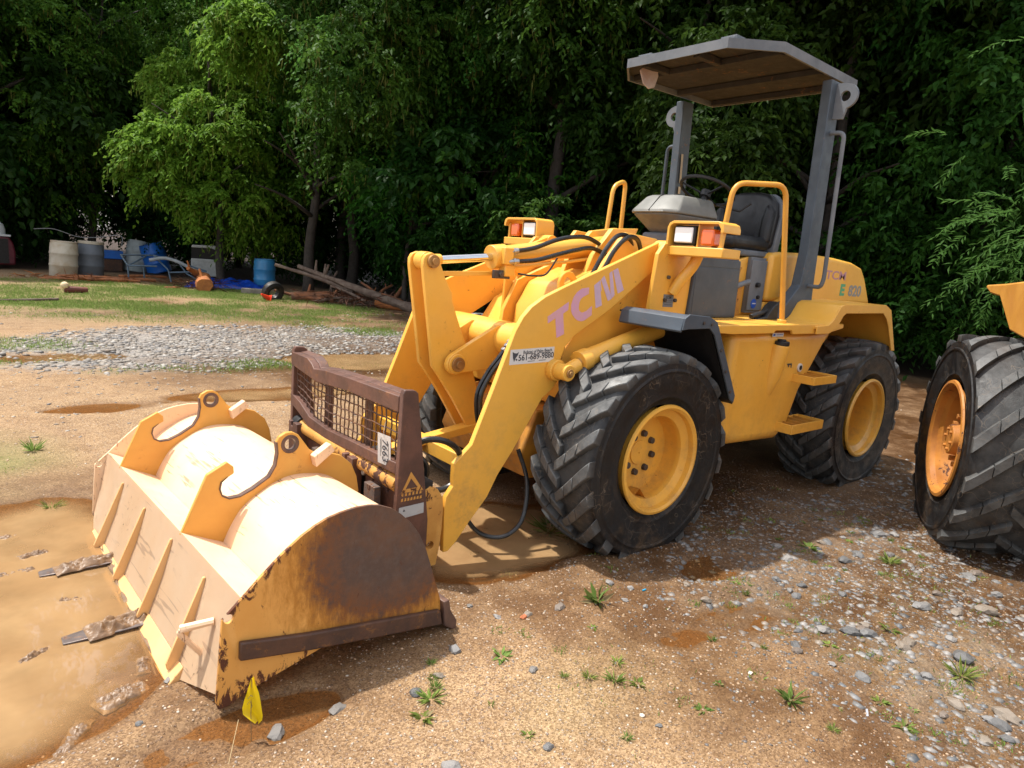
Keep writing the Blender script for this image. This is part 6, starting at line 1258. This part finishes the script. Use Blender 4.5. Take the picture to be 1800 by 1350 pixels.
for i, (x0, y0, z0, x1, y1, z1) in enumerate(((-4.3, -12.9, .1, -5.0, -13.6, .5), (-5.0, -12.4, .15, -4.5, -13.4, .45), (-5.6, -12.2, .1, -5.1, -12.9, .6), (-4.0, -13.2, .05, -4.9, -12.6, .2), (-5.9, -11.6, .1, -5.2, -12.0, .4), (-4.6, -13.6, .2, -4.9, -13.9, .8), (-5.4, -12.6, .2, -6.0, -12.9, .55))):
    log(['crooked branch leaning on the thick rotten log', 'brown branch crossing the middle of the pile', 'brown branch standing at the back of the pile', 'low branch at the front of the pile', 'short branch near the broken log end', 'upright snag behind the thick rotten log', 'branch leaning back from the right of the pile'][i], [(x0, y0, z0), ((x0+x1)/2+.05, (y0+y1)/2, (z0+z1)/2+.05), (x1, y1, z1)], .045, .025, (LOGM, LOGG)[i % 2], 30+i, 1)
def twigs(n, cx_, cy_, sx_, sy_, h, seed, label):
    g = np.random.default_rng(seed); b = np.stack([g.normal(cx_, sx_, n), g.normal(cy_, sy_, n), g.uniform(0, h, n)], 1); b[:, 2] += H(b[:, 0], b[:, 1])
    d = unit(g.normal(size=(n, 3))*np.array([1, 1, .35])); me = leaves_mesh('brush', b, d, g.uniform(.08, .45, n), g.uniform(.004, .014, n), g, g.uniform(0, 1, n), np.zeros(n)); me.materials.append(LOGI if seed % 2 else WOODP2); tag(link('brush', me), label, None, None, 'stuff')
WOODP2 = surf('red_brown_twigs', (.15, .055, .03), (.08, .035, .02), .8)
twigs(500, -4.9, -12.7, .6, .55, .30, 2, 'reddish brown twigs and bark heaped round the log pile'); twigs(300, .1, -18.5, .9, .25, .08, 3, 'orange wood splinters scattered before the barrels'); twigs(200, -2.2, -16.6, .35, .5, .25, 4, 'broken twigs round the short orange log')
# tyre + orange cone + concrete block
t = thing('tyre', 'black tyre lying under the light blue barrel end of the log pile', 'tyre', (-3.12, -13.75, .22)); bm = bmesh.new(); t.rotation_euler = (R(70), 0, R(10))
lathe(bm, [(.13, -.07), (.20, -.10), (.27, -.07), (.28, 0), (.27, .07), (.20, .10), (.13, .07), (.12, 0)], 'z', 32, closed=True); fin('tyre_ring', bm, RUB, t, 0)
t = thing('traffic_cone', 'small red orange cone fallen in front of the black tyre', 'cone', (-2.88, -13.35, .10)); t.rotation_euler = (R(30), R(60), R(50)); t.scale = (.75,)*3
CNM = flat('red_orange_plastic', (.75, .05, .01), .45); bm = bmesh.new(); lathe(bm, [(.001, .32), (.03, .32), (.085, 0), (.001, 0)], 'z', 24); fin('cone_body', bm, CNM, t, 0); bm = bmesh.new(); box(bm, -.11, .11, -.11, .11, -.02, 0); fin('base', bm, CNM, t, .006)
bm = bmesh.new(); box(bm, -.35, .35, -.12, .12, 0, .16); o = fin('concrete_block', bm, surf('mossy_concrete', (.26, .23, .19), (.17, .15, .12), .85, bumpv=.6), None, .015); o.location = (-3.25, -15.4, 0); o.rotation_euler.z = R(-25); tag(o, 'pale concrete block in front of the blue tarp', 'concrete block')
# small wood chunk with pale top, pole on the grass
t = thing('wood_chunk', 'small dark red wood chunk with a pale end lying on the grass', 'wood chunk', (1.02, -14.5, .0)); bm = bmesh.new(); tube(bm, [(-.26, 0, .09), (.18, 0, .10)], .09, 10, rs=[.07, .09]); fin('chunk', bm, surf('dark_red_wood', (.14, .035, .02), (.08, .02, .015), .7), t, .01)
bm = bmesh.new(); bmesh.ops.create_icosphere(bm, subdivisions=2, radius=.085, matrix=Matrix.Translation((.17, .02, .19))); fin('pale_knob', bm, surf('pale_cut_wood', (.65, .5, .3), (.5, .38, .25), .7), t, 0)
bm = bmesh.new(); tube(bm, spline([(3.6, -12.2, .05), (2.4, -12.45, .05), (1.5, -12.65, .07)], 4), .028, 8); tag(fin('pole', bm, LOGG, None, 0), 'thin dark pole lying on the ground at the left', 'pole')
bm = bmesh.new(); tube(bm, spline([(1.2, -20.8, 1.25), (.7, -20.9, 1.28), (.1, -21, 1.1), (-.4, -21, 1.12), (-1.0, -20.9, 1.22), (-1.02, -20.8, .9)], 6), .012, 6); tag(fin('cable', bm, flat('pale_cable', (.3, .3, .3), .5), None, 0), 'thin pale cable sagging above the barrels', 'cable')
# machine at the left edge: white housing with vent slats, blue cap, red rounded guard
t = thing('pressure_washer', 'white vented machine with blue cap and dark red hood at the left edge', 'machine', (2.25, -21.85, 0), R(10))
WP = surf('off_white_housing', (.55, .57, .58), (.45, .46, .47), .5)
bm = bmesh.new(); box(bm, .1, .8, -.35, .35, 1.05, 1.75); fin('housing', bm, WP, t, .03)
for k in range(7):
    bm = bmesh.new(); box(bm, .2, .6, .351, .362, 1.15+.075*k, 1.185+.075*k); fin('slat', bm, BLKM, t, 0)
bm = bmesh.new(); cyl(bm, (.3, 0, 1.75), (.3, 0, 1.84), .12, 20); bmesh.ops.create_icosphere(bm, subdivisions=3, radius=.15, matrix=Matrix.Translation((.3, 0, 1.93))); fin('blue_cap', bm, BB2, t, 0)
bm = bmesh.new(); lathe(bm, [(.001, 1.42), (.15, 1.40), (.26, 1.30), (.30, 1.15), (.30, 1.0), (.001, 1.0)], 'z', 24); o = fin('dome', bm, WP, t, 0); o.location = (-.15, .05, 0)
bm = bmesh.new(); box(bm, -.5, .9, -.4, .4, .96, 1.02); fin('shelf', bm, WP, t, .01)
bm = bmesh.new(); prism(bm, [(-.58, .15), (-.60, .5), (-.55, .8), (-.45, .95), (.9, .95), (.9, .15)], 'y', -.42, .42); fin('hood', bm, surf('dark_red_plastic', (.10, .008, .018), (.06, .006, .012), .45), t, .05, segs=3)
bm = bmesh.new(); box(bm, -.42, .9, .421, .43, .2, .90); fin('dark_panel', bm, DARK, t, 0)
# litter
bm = bmesh.new(); box(bm, -.012, .012, -.004, .004, 0, .006); o = fin('bottle_cap', bm, flat('cyan_plastic', (.02, .35, .6), .4), None, .001); o.location = (.80, 1.50, .025) ; o.location = (.45, 1.30, .03); tag(o, 'tiny bright blue plastic scrap on the gravel', 'litter')
bm = bmesh.new(); box(bm, -.018, .018, -.005, .005, 0, .004); o = fin('foil_scrap', bm, CHR, None, .001); o.location = (.45, 2.42, .03); o.rotation_euler = (R(20), R(15), R(30)); tag(o, 'tiny shiny foil scrap near the lower right mud', 'litter')
for x, y, s, lb in ((.63, 2.02, .013, 'smooth white pebble on bare gravel right of the weeds'), (1.21, 1.93, .013, 'smooth cream pebble below the middle weed clump'), (1.15, 1.17, .022, 'flat red brick fragment by the bucket tip')):
    o = link('pebble', rock_mesh(int(x*100), 2, .6), SP if 'red' not in lb else surf('brick_red', (.42, .13, .05), (.3, .1, .04), .8), None, (x, y, float(H(np.array([x]), np.array([y]))[0])+s*.2)); o.scale = (s,)*3; tag(o, lb, 'pebble')
    if 'red' not in lb: o.data.materials.clear(); o.data.materials.append(flat('cream_stone', (.68, .62, .52), .5))
